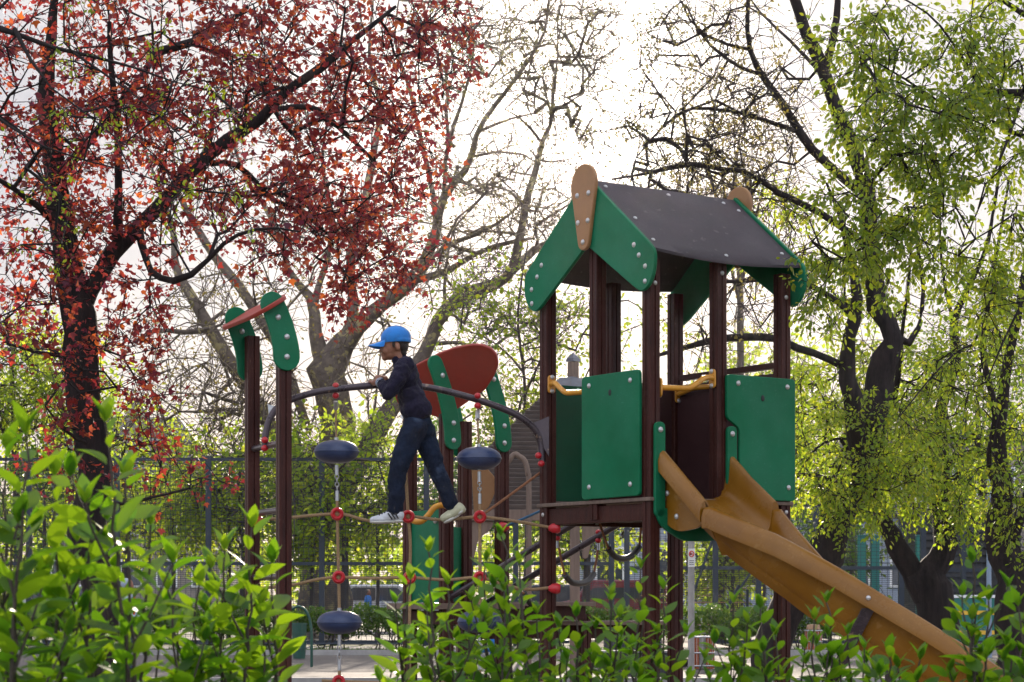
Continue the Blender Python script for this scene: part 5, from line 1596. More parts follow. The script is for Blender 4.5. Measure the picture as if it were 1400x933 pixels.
def bar_basket(label, x, yt, yb, w, Y, group='litter baskets', lid=False):
    cx = (x - 700) / F * Y; zt = CH + (HY - yt) / F * Y; zb = 0.0
    r = w / F * Y / 2
    root = thing('litter_basket', (cx, Y, 0), label, 'litter bin', group)
    o = Vector((cx, Y, 0))
    MB().lathe([(.001, .03), (r * .72, .03), (r * .72, zt - .02), (r * .68, zt - .02), (r * .68, .06), (.001, .06)], o, 24).build('liner', M['zinc'], root, 40)
    sl = MB(); K = 22
    for k in range(K):
        a = 2 * PI * k / K
        if lid is False and abs(a - 1.5 * PI) < .42:
            continue
        R = Matrix.Rotation(a, 3, 'Z')
        sl.box(o + R @ Vector((r * .93, 0, zt / 2)), (.018, r * .22, zt - .04), R)
    sl.build('slats', M['rust'], root, 0)
    ringb = MB()
    for z in (.06, zt * .5, zt - .02):
        K = 28
        pts = [o + Vector((r * math.cos(2 * PI * k / K), r * math.sin(2 * PI * k / K), z)) for k in range(K + 1)]
        ringb.tube(pts, .011, 6, caps=False)
    for k in range(14):
        a = 2 * PI * (k + .5) / 14
        ringb.tube([o + Vector((r * .98 * math.cos(a), r * .98 * math.sin(a), .05)), o + Vector((r * .98 * math.cos(a), r * .98 * math.sin(a), zt))], .005, 5)
    ringb.build('hoops', M['steel'], root, 40)
    if lid:
        MB().lathe([(.001, zt + .10), (r * .72, zt + .09), (r * .80, zt + .02), (r * .80, zt + .004), (.001, zt + .004)], o, 24).build('lid', M['wood_slat'], root, 40)
    return root


bar_basket('round litter basket of orange-brown slats round a zinc liner, open on top', 959, 869, 912, 36, 30.0)
bar_basket('smaller orange-brown litter basket with a domed wooden lid, in front of the slide underside', 1112, 861, 884, 24, 43.5 * .9, lid=True)
Y = 35.0
cx = (409 - 700) / F * Y
bn = thing('dustbin', (cx, Y, 0), 'dark green ribbed dustbin beside the left frame post', 'litter bin')
zt = CH + (HY - 852) / F * Y
MB().lathe([(.001, .02), (.10, .02), (.118, zt * .5), (.125, zt - .03), (.14, zt - .03), (.14, zt), (.115, zt), (.105, .06), (.001, .06)], (cx, Y, 0), 28).build('bin_body', M['dkgreen_paint'], bn, 40)
for k in range(3):
    MB().lathe([(.127, zt * (.3 + .2 * k)), (.132, zt * (.3 + .2 * k) + .008), (.127, zt * (.3 + .2 * k) + .016)], (cx, Y, 0), 28).build('rib', M['dkgreen_paint'], bn, 40)
Y = 31.0
hp_ = [P(q[0], q[1], Y) for q in ((401, 832), (408, 829.5), (416, 833), (422, 843), (425.5, 860), (426, 880))]
hp_ = [Vector((hp_[0].x - .14, Y, 0)), Vector((hp_[0].x - .14, Y, hp_[0].z - .22)), Vector((hp_[0].x - .08, Y, hp_[0].z - .05))] + hp_ + [Vector((hp_[-1].x, Y, 0))]
hoop = MB().tube([Vector(v) for v in smooth_pts([tuple(v) for v in hp_], 5)], .021, 10).build('hoop_rail', M['dkgreen_paint'], None, 60)
tag(hoop, 'dark green steel hoop standing next to the green dustbin', 'hoop')

Y = 28.5
sx = (945 - 700) / F * Y
sp = thing('sign_post', (sx, Y, 0), 'grey post carrying a small white sign with a red ring, beside the tower leg', 'sign')
MB().tube([Vector((sx, Y, 0)), Vector((sx, Y, CH + (HY - 690) / F * Y))], .045, 12).build('pole', M['concrete'], sp, 40)
zc = CH + (HY - 763) / F * Y; hw = 4.6 / F * Y; hh_ = 12.5 / F * Y
pb = MB().box((sx + .0, Y - .056, zc), (2 * hw, .006, 2 * hh_)).build('sign_plate', M['white'], sp, 0)
K = 24; rr_ = hw * .66
zr_ = zc + hh_ * .42
MB().tube([Vector((sx + rr_ * math.cos(2 * PI * k / K), Y - .061, zr_ + rr_ * 1.25 * math.sin(2 * PI * k / K))) for k in range(K + 1)], .0075, 6, caps=False).build('red_ring', M['sign_red'], pb, 60)
MB().tube([Vector((sx - rr_ * .68, Y - .061, zr_ + rr_ * .8)), Vector((sx + rr_ * .68, Y - .061, zr_ - rr_ * .8))], .006, 6).build('red_bar', M['sign_red'], pb, 60)
MB().box((sx - .004, Y - .0605, zr_ - .002), (.035, .003, .022)).build('pictogram', M['sign_black'], pb, 0)
for k in range(3):
    MB().box((sx, Y - .0605, zc - hh_ * (.32 + .2 * k)), (hw * 1.4, .003, .008)).build('text_line', M['sign_black'], pb, 0)

Y = 36
lp = thing('street_lamp', (fx(1352, Y), Y, 0), 'thin grey-blue lamp post at the right with a flat pale head', 'street lamp')
zt = CH + (HY - 612) / F * Y
MB().tube([Vector((fx(1352, Y), Y, 0)), Vector((fx(1352, Y), Y, 1.0)), Vector((fx(1352, Y), Y, zt))], [.055, .045, .03], 12).build('pole', M['blue_pole'], lp, 60)
MB().ell((fx(1359, Y), Y, zt + .03), (.20, .10, .05)).build('lamp_head', M['concrete'], lp, 60)

# low retaining walls of the sand pit
for x0, x1, yt, yb, Y, lab in ((826, 905, 870, 886, 30.6, 'low dark palisade wall of the raised sand bed behind the shrubs'), (822, 922, 893, 905, 27.5, 'front dark palisade edging below the sand bed')):
    zt = CH + (HY - yt) / F * Y
    o = thing('low_wall', (fx((x0 + x1) / 2, Y), Y, 0), lab, 'low wall', 'palisade edgings')
    w = fx(x1, Y) - fx(x0, Y)
    MB().box((fx((x0 + x1) / 2, Y), Y + .1, max(.12, zt) / 2), (w, .2, max(.12, zt))).build('palisade', M['palisade'], o, 0, .01)
    MB().box((fx((x0 + x1) / 2, Y), Y + .1, max(.12, zt) + .017), (w + .04, .25, .03)).build('coping', M['concrete'], o, 0, .006)
sheet('sand_bed', fx(790, 31), fx(1000, 31), 30.9, 36.5, 0.30, M['sand'])

# green rocker tip low in front of the rear tower
rk = thing('spring_rider', P(620, 925, 19.0) * 1.0, 'rounded green play board tip low behind the front shrubs', 'spring rider')
p = P(620, 930, 18.5)
MB().prism(rounded([(-.10, -.25), (.10, -.25), (.10, .06), (-.10, .06)], .095, 8), Vector((p.x, p.y, max(.3, p.z))), Vector((1, 0, 0)), ZV, Vector((0, 1, 0)), .03).build('board', M['green'], rk, 40, .005)
MB().tube([Vector((p.x, p.y, 0)), Vector((p.x, p.y, .12))], .05, 12).build('spring', M['tube'], rk, 40)

# ------------------------------------------------------------------ wooden playhouse behind
Y = 19.0
wh = thing('wooden_playhouse', P(735, 820, Y) - ZV * CH, 'weathered grey-brown boarded playhouse behind the tower, with a pointed roof', 'playhouse')
def wx(x, Y=Y): return (x - 700) / F * Y
def wz(y, Y=Y): return CH + (HY - y) / F * Y
rows = 24
z0, z1 = wz(697), wz(545)
wb = MB()
for k in range(rows):
    a = z0 + (z1 - z0) * k / rows; hgt = (z1 - z0) / rows
    xl = wx(np.interp(k, [0, rows * .55, rows], [612, 668, 738])); xr = wx(np.interp(k, [0, rows], [852, 800]))
    R = Matrix.Rotation(math.radians(20), 3, 'X')
    wb.box(((xl + xr) / 2, Y + k * .014, a + hgt / 2), (xr - xl, .016, hgt * 1.2), R)
wb.build('roof_boards', M['shingle'], wh, 0, .003)
MB().box(((wx(612) + wx(852)) / 2, Y + .02, z0 - .05), (wx(852) - wx(612), .08, .10)).build('eaves_beam', M['greywood'], wh, 0, .004)
for x in (630, 786):
    MB().box((wx(x), Y + .05, (z0 - .1) / 2), (.09, .09, z0 - .1)).build('post', M['greywood'], wh, 0, .006)
for x, sg in ((786, 1), (630, 1)):
    br_ = rounded([(0, 0), (.24, 0), (.20, -.08), (.09, -.16), (.05, -.34), (0, -.34)], .04)
    MB().prism([(q[0] * sg, q[1]) for q in br_], (wx(x) + sg * .066, Y + .05, z0 - .102), Vector((1, 0, 0)), ZV, Vector((0, 1, 0)), .07).build('bracket', M['greywood'], wh, 0, .004)
MB().box((wx(785), Y + .3, (wz(545) + wz(490)) / 2), (.10, .10, wz(490) - wz(545))).build('post', M['greywood'], wh, 0, .004)
MB().lathe([(.07, 0), (.06, .03), (.001, .085)], (wx(785), Y + .3, wz(490) + .002), 4).build('post_cap', M['cap_metal'], wh, 0)
MB().lathe([(.255, 0), (.10, .10), (.06, .105), (.06, 0.0)], (wx(782), Y + .3, wz(527)), 4).build('flashing', M['cap_metal'], wh, 0)
MB().lathe([(.9, -.62), (.25, .0), (.001, .0)], (wx(782), Y + .9, wz(527)), 4).build('roof', M['shingle'], wh, 0)
ah = [P(x, y, 17.5) for x, y in ((700, 624), (711, 625), (718, 632), (722, 650), (723, 680))]
ah = [ah[0] - Vector((.15, 0, .25))] + ah + [Vector((ah[-1].x, 17.5, 0))]
gr = MB().tube([Vector(v) for v in smooth_pts([tuple(v) for v in ah], 5)], .024, 10).build('hand_hoop', M['greywood'], None, 60)
tag(gr, 'pale bent steel hand hoop in front of the boarded playhouse', 'hoop')
# ================================================================== people
def blob(name, shapes, voxel, m, parent=None, it=6, keep=True):
    """union of ellipsoids and tapered capsules grown into one continuous surface"""
    mb = MB()
    for s in shapes:
        if s[0] == 'e':
            R = s[3] if len(s) > 3 else None
            mb.ell(s[1], s[2], R, 20, 14)
        else:
            pts = s[1]; rs = s[2]
            A = smooth_pts([(*p, r) for p, r in zip(pts, rs)], 6)
            for i in range(len(A) - 1):
                pass
            mb.tube([Vector(a[:3]) for a in A], [a[3] for a in A], 14)
            mb.ell(A[0][:3], float(A[0][3]) * .995, None, 14, 9); mb.ell(A[-1][:3], float(A[-1][3]) * .995, None, 14, 9)
    me = bpy.data.meshes.new(name + '_src')
    me.from_pydata([tuple(v) for v in mb.v], [], mb.f)
    o = bpy.data.objects.new('tmp', me); COL.objects.link(o)
    r = o.modifiers.new('r', 'REMESH'); r.mode = 'VOXEL'; r.voxel_size = voxel
    s = o.modifiers.new('s', 'SMOOTH'); s.iterations = it; s.factor = 0.5
    dg = bpy.context.evaluated_depsgraph_get()
    me2 = bpy.data.meshes.new_from_object(o.evaluated_get(dg))
    bpy.data.objects.remove(o); bpy.data.meshes.remove(me)
    me2.materials.clear(); me2.shade_smooth()
    me2.name = name
    return new_obj(name, me2, parent, m)


BY = 12.50
K_ = BY / F


def B(x, y, dy=0.0):
    p = P(x, y, BY); p.y += dy
    return p


def px(v): return v * K_


RY = lambda d: Matrix.Rotation(math.radians(d), 3, 'Y')
body = [
    # skull, face, jaw, chin, brow, nose, lips
    ('e', B(541, 468), (px(17.5), .068, px(19))),
    ('e', B(533, 475), (px(12.5), .058, px(16))),
    ('e', B(533, 485), (px(10.5), .046, px(7.5))),
    ('e', B(526.5, 489.5), (px(4.5), .025, px(4.2))),
    ('e', B(523.5, 471.5), (px(3.4), .042, px(3.0))),
    ('e', B(520.6, 479.6), (px(2.6), .0125, px(2.3))), ('c', [B(522.6, 473, 0), B(520.8, 479.0, 0)], [px(1.5), px(1.9)]),
    ('e', B(523, 484.2), (px(2.6), .020, px(1.5))), ('e', B(523.4, 486.6), (px(2.4), .018, px(1.5))),
    ('e', B(528, 480, -.038), (px(6), .016, px(6))), ('e', B(528, 480, .038), (px(6), .016, px(6))),
    # ears
    ('e', B(544.5, 476, -.068), (px(3.4), .010, px(5.6)), RY(-12)), ('e', B(544.5, 476, .068), (px(3.4), .010, px(5.6)), RY(-12)),
    # neck and hidden trunk
    ('c', [B(543, 482), B(549, 497), B(555, 512)], [px(10), px(9.5), px(14)]),
    ('c', [B(553, 510), B(560, 540), B(571, 575)], [px(13), px(14), px(15)]),
    ('c', [B(554, 504, -.09), B(536, 540, -.125), B(520, 523, -.06)], [px(7), px(6), px(4.6)]),
    ('c', [B(551, 504, .09), B(531, 532, .13), B(525, 516, .115)], [px(7), px(6), px(4.6)]),
    ('c', [B(570, 585, -.05), B(546, 640, -.065), B(542, 698, -.05)], [px(12), px(9), px(6.5)]),
    ('c', [B(577, 587, .05), B(596, 640, .06), B(616, 690, .06)], [px(12), px(9), px(6.5)]),
]
# hands: near one on top of the arch, far one gripping it from beyond
def hand(wrist, palm, over, side, n_f=4, far=False):
    sh = [('c', [wrist, wrist.lerp(palm, .6), palm], [px(4.2), px(4.6), px(4.2)])]
    for k in range(n_f):
        o = side * (k - 1.5) * 0.0125
        L = (1.0, 1.12, 1.05, .85)[k]
        a = palm + o
        sh.append(('c', [a, a + over[0] * L, a + over[1] * L, a + over[2] * L], [.0078, .0074, .0068, .0058]))
    sh.append(('c', [palm - side * .026, palm - side * .034 + over[0] * .6, palm - side * .03 + over[1] * .55 - ZV * .012], [.0088, .008, .0066]))
    return sh


ARY = 12.60
w1 = B(518.5, 522, -.04); p1 = Vector((B(510, 0).x, ARY - .022, P(510, 522, BY).z))
ov = [Vector((-.012, .018, .010)), Vector((-.018, .042, .004)), Vector((-.020, .054, -.018))]
body += hand(w1, p1, ov, Vector((-.9, -.25, .12)).normalized())
w2 = B(525, 515, .11); p2 = Vector((B(520, 0).x, ARY + .026, P(520, 514, BY).z))
ov2 = [Vector((-.010, -.016, .008)), Vector((-.016, -.036, .004)), Vector((-.018, -.048, -.012))]
body += hand(w2, p2, ov2, Vector((-.9, .2, .1)).normalized())
boy = blob('person', body, 0.0034, M['skin'], None, 5)
tag(boy, 'small boy in a blue cap, dark sweater and jeans standing on the rope net', 'person')

# eyes and brows
for sd in (-1, 1):
    MB().ell(B(523.2, 475.2, sd * .027), (px(1.5), .007, px(1.3)), n=12, m=8).build('eye', M['black'], boy, 60)
    MB().tube([B(521.6, 471.2, sd * .020), B(522.4, 469.8, sd * .030), B(525.5, 470.4, sd * .043)], [.0018, .0026, .0016], 6).build('eyebrow', M['hair'], boy, 60)
# hair: short, showing below the cap
hair = [('e', B(546, 467), (px(14.2), .0705, px(12))), ('e', B(550.5, 474), (px(8.0), .062, px(9.5))), ('e', B(551.5, 483), (px(4.6), .045, px(5.5))),
        ('e', B(539.5, 472, -.060), (px(3.2), .010, px(5.5))), ('e', B(539.5, 472, .060), (px(3.2), .010, px(5.5))), ('e', B(534, 463, 0), (px(10), .066, px(7)))]
blob('hair', hair, 0.0038, M['hair'], boy, 3)
# cap: crown with a dropped brim
cap = blob('cap', [('e', B(541, 462.5), (px(21), .0835, px(17.0)), RY(-8)), ('e', B(545, 466), (px(17.5), .081, px(9)))], 0.0042, M['cap'], boy, 5)
import bmesh
bm = bmesh.new(); bm.from_mesh(cap.data)
q0 = B(522, 470); q1 = B(562, 468.5)
nrmc = Vector((q1.z - q0.z, 0, -(q1.x - q0.x))).normalized()
if nrmc.z > 0: nrmc = -nrmc
bmesh.ops.bisect_plane(bm, geom=list(bm.verts) + list(bm.edges) + list(bm.faces), plane_co=q0, plane_no=nrmc, clear_outer=True)
bm.to_mesh(cap.data); bm.free()
so = cap.modifiers.new('thick', 'SOLIDIFY'); so.thickness = 0.004; so.offset = -1
N1, N2 = 9, 16
vs = []; fs = []
for lay, off in ((0, .0022), (1, -.0022)):
    for i in range(N1 + 1):
        t = i / N1
        for j in range(N2 + 1):
            a = (j / N2 - .5) * PI
            hw_ = .076 * math.sin(abs(a)) * (1 if a > 0 else -1)
            x_back = 528 + 6 * (1 - math.cos(a)) * .0
            xin = B(528 - 4.5 * math.cos(a) , 0).x
            xout = B(526 - 22.5 * math.cos(a) ** 0.75 if abs(a) < 1.57 else 526, 0).x
            x = xin + (xout - xin) * t
            z = P(0, np.interp(t, [0, 1], [467.3, 472.8]), BY).z - 0.013 * math.sin(abs(a)) ** 2 * (0.3 + .7 * t) + off
            vs.append((x, BY + hw_, z))
n = (N1 + 1) * (N2 + 1)
for i in range(N1):
    for j in range(N2):
        a = i * (N2 + 1) + j
        fs.append((a, a + 1, a + N2 + 2, a + N2 + 1)); fs.append((n + a, n + a + N2 + 1, n + a + N2 + 2, n + a + 1))
rim_ = [N1 * (N2 + 1) + j for j in range(N2 + 1)]
for k in range(len(rim_) - 1):
    fs.append((rim_[k], rim_[k + 1], rim_[k + 1] + n, rim_[k] + n))
MB().add(vs, fs).build('cap_peak', M['cap'], cap, 60)
for yy in (-.030, .030):
    MB().tube([B(541 + 21.4 * math.cos(t), 462.5 - 17.3 * math.sin(t) * math.sqrt(1 - (yy / .0835) ** 2), yy) for t in np.linspace(.12, PI - .15, 18)], .0011, 6).build('seam', M['cap_under'], cap, 60)
MB().ell(B(541.5, 445.4), (.006, .006, .003)).build('button', M['cap'], cap, 60)
# sweater
sw = [
    ('c', [B(552, 503), B(556, 522), B(563, 546), B(570, 570)], [px(14.5), px(18.5), px(18.5), px(19.5)]),
    ('e', B(556, 515, -.06), (px(17), .07, px(21))), ('e', B(556, 515, .06), (px(17), .07, px(21))),
    ('e', B(563, 545, -.045), (px(18.5), .075, px(20))), ('e', B(563, 545, .045), (px(18.5), .075, px(20))),
    ('e', B(569, 560, -.05), (px(21), .078, px(20)), RY(-6)), ('e', B(569, 560, .05), (px(21), .078, px(20)), RY(-6)),
    ('c', [B(549.5, 499, 0), B(546, 491.5, 0)], [px(12.5), px(11)]),
    ('c', [B(556, 502, -.10), B(547, 520, -.135), B(535.5, 539.5, -.14), B(533, 541, -.135)], [px(12), px(11.2), px(9.5), px(9)]),
    ('c', [B(534.5, 540.5, -.137), B(527, 532, -.10), B(520.5, 524.5, -.055)], [px(9.3), px(8.0), px(6.2)]),
    ('c', [B(553, 502, .10), B(540, 520, .14), B(531, 533, .14)], [px(12), px(10.5), px(9)]),
    ('c', [B(531, 533, .14), B(526.5, 520, .12)], [px(9), px(6.2)]),
]
swo = blob('sweater', sw, 0.0052, M['sweater'], boy, 5)
tex = bpy.data.textures.new('folds', 'CLOUDS'); tex.noise_scale = 0.055; tex.noise_depth = 2
dm = swo.modifiers.new('folds', 'DISPLACE'); dm.texture = tex; dm.strength = 0.026; dm.mid_level = 0.5; dm.texture_coords = 'LOCAL'
for a, b_, r in ((B(522.2, 526.3, -.066), B(521.4, 525.4, -.061), px(7.0)), (B(520.6, 524.5, -.056), B(519.9, 523.7, -.051), px(6.8))):
    MB().tube([a, b_], r, 16).build('cuff_stripe', M['coat_grey'], swo, 40)
MB().tube([B(549.5, 570.5, -.098), B(551.5, 575.0, -.104)], px(1.3), 6).build('hem_stripe', M['white'], swo, 40)
# jeans
je = [
    ('e', B(571, 580, 0), (px(20), .098, px(15)), RY(-4)), ('e', B(579, 588, .02), (px(15.5), .085, px(15))),
    ('c', [B(568, 586, -.052), B(556, 612, -.062), B(545.5, 642, -.07), B(543, 672, -.065), B(541.5, 699, -.055)], [px(18), px(16), px(12.8), px(11.3), px(11)]),
    ('c', [B(578, 590, .05), B(587, 614, .055), B(596, 640, .06), B(606, 664, .06), B(616, 688, .06)], [px(17.5), px(14.8), px(12), px(11), px(10.6)]),
]
jo = blob('jeans', je, 0.0052, M['denim'], boy, 4)
tex2 = bpy.data.textures.new('creases', 'CLOUDS'); tex2.noise_scale = 0.06; tex2.noise_depth = 3
dm = jo.modifiers.new('creases', 'DISPLACE'); dm.texture = tex2; dm.strength = 0.022; dm.mid_level = 0.5; dm.texture_coords = 'LOCAL'
# shoes
sh1 = blob('shoe', [('c', [B(546, 705, -.055), B(534, 706.5, -.055), B(520, 710, -.058), B(511, 711.5, -.060)], [px(7.6), px(7.8), px(5.8), px(4.6)]),
                    ('e', B(519, 711, -.058), (px(12), .036, px(4.6))), ('e', B(541, 700, -.055), (px(9), .036, px(7))), ('e', B(546, 706, -.055), (px(6.6), .030, px(7)))], 0.0034, M['shoe'], boy, 3)
so1 = blob('sole', [('c', [B(548, 713.0, -.055), B(532, 714.0, -.056), B(519, 715.0, -.058), B(508, 714.3, -.060)], [px(2.4), px(2.3), px(2.3), px(1.8)]),
                    ('e', B(545, 713, -.055), (px(7.5), .032, px(2.4))), ('e', B(519, 714.6, -.058), (px(12), .038, px(2.3))), ('e', B(532, 714, -.056), (px(14), .030, px(2.3)))], 0.0034, M['shoe_sole'], sh1, 2)
for k in range(3):
    x = 534.5 + 4.3 * k
    MB().box(B(x, 707 - .6 * k, -.093 + (.004 if k == 0 else 0)), (px(2.0), .006, px(10.5)), RY(-34)).build('stripe', M['black'], sh1, 0, .001)
for k in range(4):
    MB().tube([B(531 - 3.6 * k, 700.5 + 1.6 * k, -.075), B(529.6 - 3.6 * k, 699.6 + 1.7 * k, -.056), B(531 - 3.6 * k, 700.5 + 1.6 * k, -.036)], px(1.1), 6).build('lace', M['black'], sh1, 60)
sh2 = blob('shoe', [('c', [B(627, 694, .06), B(618, 701, .06), B(606, 708, .06)], [px(7.4), px(7.0), px(5.2)]), ('e', B(629, 695, .06), (px(8), .032, px(6.6)), RY(40)), ('e', B(612, 706, .06), (px(9), .036, px(5)), RY(-28))], 0.0036, M['shoe_cream'], boy, 3)
blob('sole', [('c', [B(634.5, 696, .06), B(624, 705, .06), B(610, 712.5, .06)], [px(2.6), px(2.4), px(2.2)]), ('e', B(630, 700, .06), (px(6), .033, px(2.5)), RY(-42)), ('e', B(614, 711, .06), (px(9), .036, px(2.4)), RY(-26))], 0.0036, M['shoe_sole'], sh2, 2)
blob('sock', [('c', [B(616, 688, .06), B(622, 693, .06)], [px(8.4), px(7)])], 0.004, M['shoe_cream'], boy, 2)


def figure(label, x, yfeet_z, Y, H, face, coat, trousers, hairm, accent=None, crouch=0.0, lean=0.0):
    """small background figure, one continuous body with clothing children"""
    cx = (x - 700) / F * Y
    def q(u, v, w): return Vector((cx + face * u * H, Y + v * H, yfeet_z + w * H))
    c = crouch
    hip = .50 - .26 * c; kn = .28 - .02 * c; kx = .13 * c; shd = hip + .31; l = lean
    sh = [('e', q(.01 + l * 1.5, 0, shd + .145), (.056 * H, .052 * H, .070 * H)), ('e', q(.035 + l * 1.5, 0, shd + .125), (.036 * H, .036 * H, .045 * H)), ('e', q(.066 + l * 1.5, 0, shd + .135), (.010 * H, .008 * H, .010 * H)),
          ('e', q(l * 1.5, -.052, shd + .140), (.010 * H, .006 * H, .017 * H)), ('e', q(l * 1.5, .052, shd + .140), (.010 * H, .006 * H, .017 * H)),
          ('c', [q(0, 0, hip), q(l * .5, 0, hip + .16), q(l, 0, shd), q(l * 1.3, 0, shd + .09)], [.075 * H, .075 * H, .070 * H, .028 * H])]
    for s in (-1, 1):
        sh += [('c', [q(l, s * .10, shd - .01), q(l + .03, s * .13, shd - .17), q(l + .15, s * .09, shd - .22)], [.034 * H, .027 * H, .019 * H]),
               ('e', q(l + .175, s * .085, shd - .225), (.026 * H, .014 * H, .020 * H)),
               ('c', [q(0, s * .045, hip), q(kx + .01, s * .055, kn), q(-.01 - .02 * c, s * .055, .05)], [.06 * H, .042 * H, .028 * H]),
               ('c', [q(-.02, s * .055, .03), q(.07, s * .06, .022)], [.028 * H, .022 * H])]
        for k in range(4):
            sh.append(('c', [q(l + .185, s * .085 + (k - 1.5) * .010, shd - .225), q(l + .215, s * .085 + (k - 1.5) * .011, shd - .235)], [.0065 * H, .005 * H]))
    p = blob('person', sh, .008 * H, M['skin'], None, 3)
    tag(p, label, 'person')
    blob('jacket', [('c', [q(0, 0, hip + .02), q(l * .5, 0, hip + .16), q(l, 0, shd)], [.088 * H, .090 * H, .084 * H])] + [x_ for s in (-1, 1) for x_ in (('e', q(l, s * .06, shd - .03), (.07 * H, .07 * H, .06 * H)), ('c', [q(l, s * .11, shd - .01), q(l + .03, s * .135, shd - .17), q(l + .14, s * .09, shd - .215)], [.046 * H, .040 * H, .028 * H]))], .011 * H, M[coat], p, 3)
    blob('trousers', [('e', q(0, 0, hip), (.085 * H, .10 * H, .07 * H))] + [('c', [q(0, s * .048, hip), q(kx + .01, s * .056, kn), q(-.01 - .02 * c, s * .056, .055)], [.068 * H, .052 * H, .040 * H]) for s in (-1, 1)], .011 * H, M[trousers], p, 3)
    blob('hair', [('e', q(-.010 + l * 1.5, 0, shd + .160), (.058 * H, .057 * H, .062 * H))], .010 * H, M[hairm], p, 2)
    for s in (-1, 1):
        blob('shoe', [('c', [q(-.025, s * .056, .034), q(.075, s * .06, .026)], [.034 * H, .027 * H])], .009 * H, M['navy_cloth'], p, 2)
    if accent:
        MB().tube([q(l + .092, -.02, shd + .02), q(l * .5 + .098, -.02, hip + .16), q(.098, -.02, hip + .02)], .010 * H, 8).build('zip_trim', M[accent], p, 60)
    return p


figure('person in a pale blue-grey jacket with an orange trim, half hidden by the left shrubs', 170, 0.012, 29.5, 1.30, 1, 'coat_grey', 'navy_cloth', 'coat_grey', 'orange_cloth', .15, .02)
figure('crouching child in a bright blue jacket behind the lower right disc', 682, 0.012, 23.5, 1.05, -1, 'coat_blue', 'navy_cloth', 'hair', None, .75, .05)
figure('tiny far pedestrian in blue beyond the fence, below the boy', 503, 0.02, 62.0, 1.25, 1, 'coat_blue', 'navy_cloth', 'hair', None, 0, 0)

# ================================================================== camera, sky, sun
cam_d = bpy.data.cameras.new('camera'); cam_o = bpy.data.objects.new('camera', cam_d); COL.objects.link(cam_o)
cam_o.location = (0, 0, CH); cam_o.rotation_euler = (PI / 2, 0, 0)
cam_d.sensor_width = 36.0; cam_d.lens = F / 1400 * 36.0
cam_d.shift_y = (HY - 466.5) / 1400
cam_d.clip_end = 3000; cam_d.clip_start = 0.05
cam_d.dof.use_dof = True; cam_d.dof.focus_distance = 12.4; cam_d.dof.aperture_fstop = 16.0
SC.camera = cam_o

SUN_EL = math.atan2((HY - 130), F); SUN_AZ = math.atan2(790 - 700, F)     # azimuth from +Y towards +X
w = bpy.data.worlds.new('World'); SC.world = w; w.use_nodes = True
nt = w.node_tree
bg = nt.nodes['Background']
sky = nt.nodes.new('ShaderNodeTexSky'); sky.sky_type = 'NISHITA'
sky.sun_disc = False; sky.sun_elevation = SUN_EL; sky.sun_rotation = SUN_AZ
sky.air_density = 1.0; sky.dust_density = 1.6; sky.ozone_density = 1.0; sky.altitude = 100
# thin high cloud over the whole sky, denser in places
tc = nt.nodes.new('ShaderNodeTexCoord')
mp = nt.nodes.new('ShaderNodeMapping'); mp.inputs['Scale'].default_value = (1.0, 1.0, 2.6)
nt.links.new(tc.outputs['Generated'], mp.inputs[0])
cn = nt.nodes.new('ShaderNodeTexNoise'); cn.inputs['Scale'].default_value = 5.0; cn.inputs['Detail'].default_value = 7; cn.inputs['Roughness'].default_value = 0.55
nt.links.new(mp.outputs[0], cn.inputs['Vector'])
cr = nt.nodes.new('ShaderNodeMapRange'); cr.inputs['From Min'].default_value = 0.34; cr.inputs['From Max'].default_value = 0.68
cr.inputs['To Min'].default_value = 0.965; cr.inputs['To Max'].default_value = 0.99
nt.links.new(cn.outputs['Fac'], cr.inputs[0])
# creamy cloud towards the sun, brightened behind the camera as added front fill
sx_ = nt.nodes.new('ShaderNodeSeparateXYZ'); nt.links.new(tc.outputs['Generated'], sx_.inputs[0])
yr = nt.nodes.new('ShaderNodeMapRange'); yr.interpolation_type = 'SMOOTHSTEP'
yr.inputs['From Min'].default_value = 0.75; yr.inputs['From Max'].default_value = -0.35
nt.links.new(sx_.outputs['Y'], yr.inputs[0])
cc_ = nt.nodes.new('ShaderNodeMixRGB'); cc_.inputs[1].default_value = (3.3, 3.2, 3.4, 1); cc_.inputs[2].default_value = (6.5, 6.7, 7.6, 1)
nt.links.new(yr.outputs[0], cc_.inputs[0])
# cloud structure: lavender-grey thin parts, creamy bright parts, creamier low down
cs = nt.nodes.new('ShaderNodeValToRGB')
cs.color_ramp.elements[0].position = 0.36; cs.color_ramp.elements[0].color = (2.6, 2.65, 3.05, 1)
cs.color_ramp.elements[1].position = 0.62; cs.color_ramp.elements[1].color = (3.8, 3.7, 3.8, 1)
nt.links.new(cn.outputs['Fac'], cs.inputs[0])
zr_w = nt.nodes.new('ShaderNodeMapRange'); zr_w.interpolation_type = 'SMOOTHSTEP'
zr_w.inputs['From Min'].default_value = 0.16; zr_w.inputs['From Max'].default_value = 0.02
zr_w.inputs['To Max'].default_value = 0.8
nt.links.new(sx_.outputs['Z'], zr_w.inputs[0])
lo = nt.nodes.new('ShaderNodeMixRGB'); lo.inputs[2].default_value = (3.9, 3.4, 3.2, 1)
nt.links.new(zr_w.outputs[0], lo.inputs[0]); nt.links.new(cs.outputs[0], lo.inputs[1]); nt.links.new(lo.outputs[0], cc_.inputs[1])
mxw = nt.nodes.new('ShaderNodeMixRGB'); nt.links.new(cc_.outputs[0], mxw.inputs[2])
nt.links.new(cr.outputs[0], mxw.inputs[0]); nt.links.new(sky.outputs[0], mxw.inputs[1])
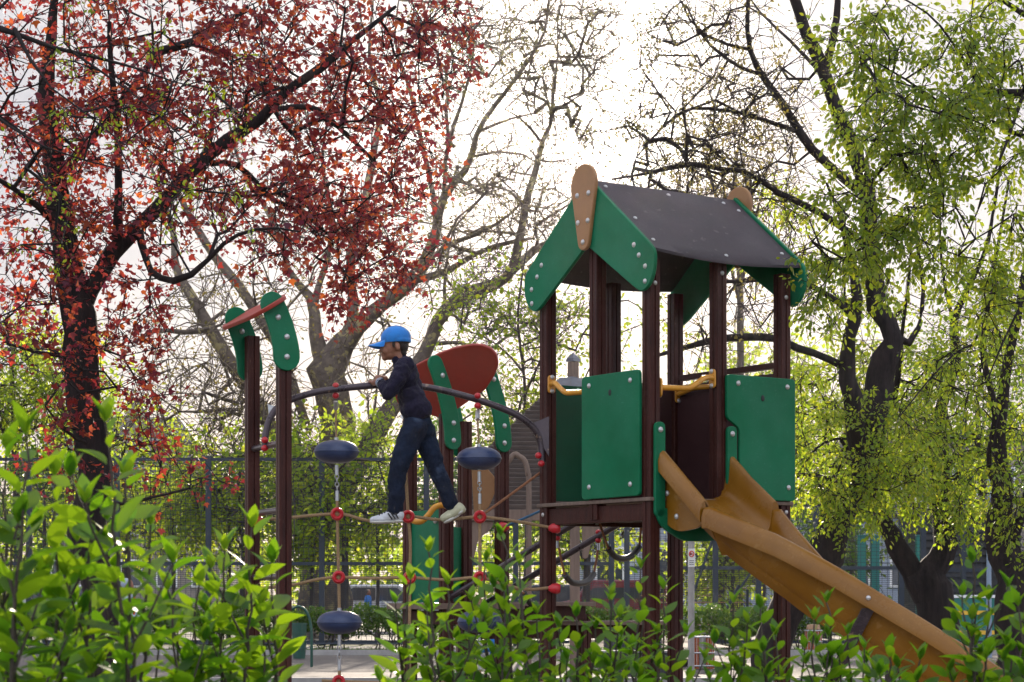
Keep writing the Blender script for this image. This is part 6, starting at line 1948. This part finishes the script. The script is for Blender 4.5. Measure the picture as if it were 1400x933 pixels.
# bright aureole of the sun shining through the thin cloud
dt = nt.nodes.new('ShaderNodeVectorMath'); dt.operation = 'DOT_PRODUCT'
nt.links.new(tc.outputs['Generated'], dt.inputs[0])
dt.inputs[1].default_value = (math.sin(SUN_AZ) * math.cos(SUN_EL), math.cos(SUN_AZ) * math.cos(SUN_EL), math.sin(SUN_EL))
p1_ = nt.nodes.new('ShaderNodeMath'); p1_.operation = 'POWER'; p1_.use_clamp = False; nt.links.new(dt.outputs['Value'], p1_.inputs[0]); p1_.inputs[1].default_value = 750.0
p2_ = nt.nodes.new('ShaderNodeMixRGB'); p2_.blend_type = 'ADD'; p2_.use_clamp = False
nt.links.new(p1_.outputs[0], p2_.inputs[0]); nt.links.new(mxw.outputs[0], p2_.inputs[1]); p2_.inputs[2].default_value = (16, 14.5, 12.5, 1)
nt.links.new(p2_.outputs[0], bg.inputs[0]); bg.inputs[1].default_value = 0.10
sl = bpy.data.lights.new('sun', 'SUN'); sl.energy = 5.0; sl.angle = math.radians(0.6); sl.color = (1.0, 0.86, 0.70)
so_ = bpy.data.objects.new('sun', sl); COL.objects.link(so_)
sd = Vector((math.sin(SUN_AZ) * math.cos(SUN_EL), math.cos(SUN_AZ) * math.cos(SUN_EL), math.sin(SUN_EL)))
so_.rotation_euler = sd.to_track_quat('Z', 'Y').to_euler()
so_.location = sd * 60

SC.view_settings.view_transform = 'Standard'; SC.view_settings.look = 'None'
SC.view_settings.gamma = 1.0; SC.view_settings.use_curve_mapping = False
SC.view_settings.exposure = 1.1
SC.render.engine = 'CYCLES'
SC.cycles.max_bounces = 8; SC.cycles.diffuse_bounces = 4; SC.cycles.transmission_bounces = 6; SC.cycles.glossy_bounces = 3
SC.cycles.use_denoising = True
SC.cycles.caustics_reflective = False; SC.cycles.caustics_refractive = False
# ------------------------------------------------------------------ thin haze volume added for the lens glow round the sun
hm, hnt, hout = nodes_of('haze')
pv = hnt.nodes.new('ShaderNodeVolumePrincipled')
pv.inputs['Color'].default_value = (0.98, 0.95, 0.90, 1); pv.inputs['Density'].default_value = 0.00006; pv.inputs['Anisotropy'].default_value = 0.92
hnt.links.new(pv.outputs[0], hout.inputs['Volume'])
hz = MB().box((0, 420, 19), (1300, 1000, 40)).build('haze', hm, None, 0)
tag(hz, 'thin added haze standing in for lens glow round the sun', 'haze', kind='stuff')
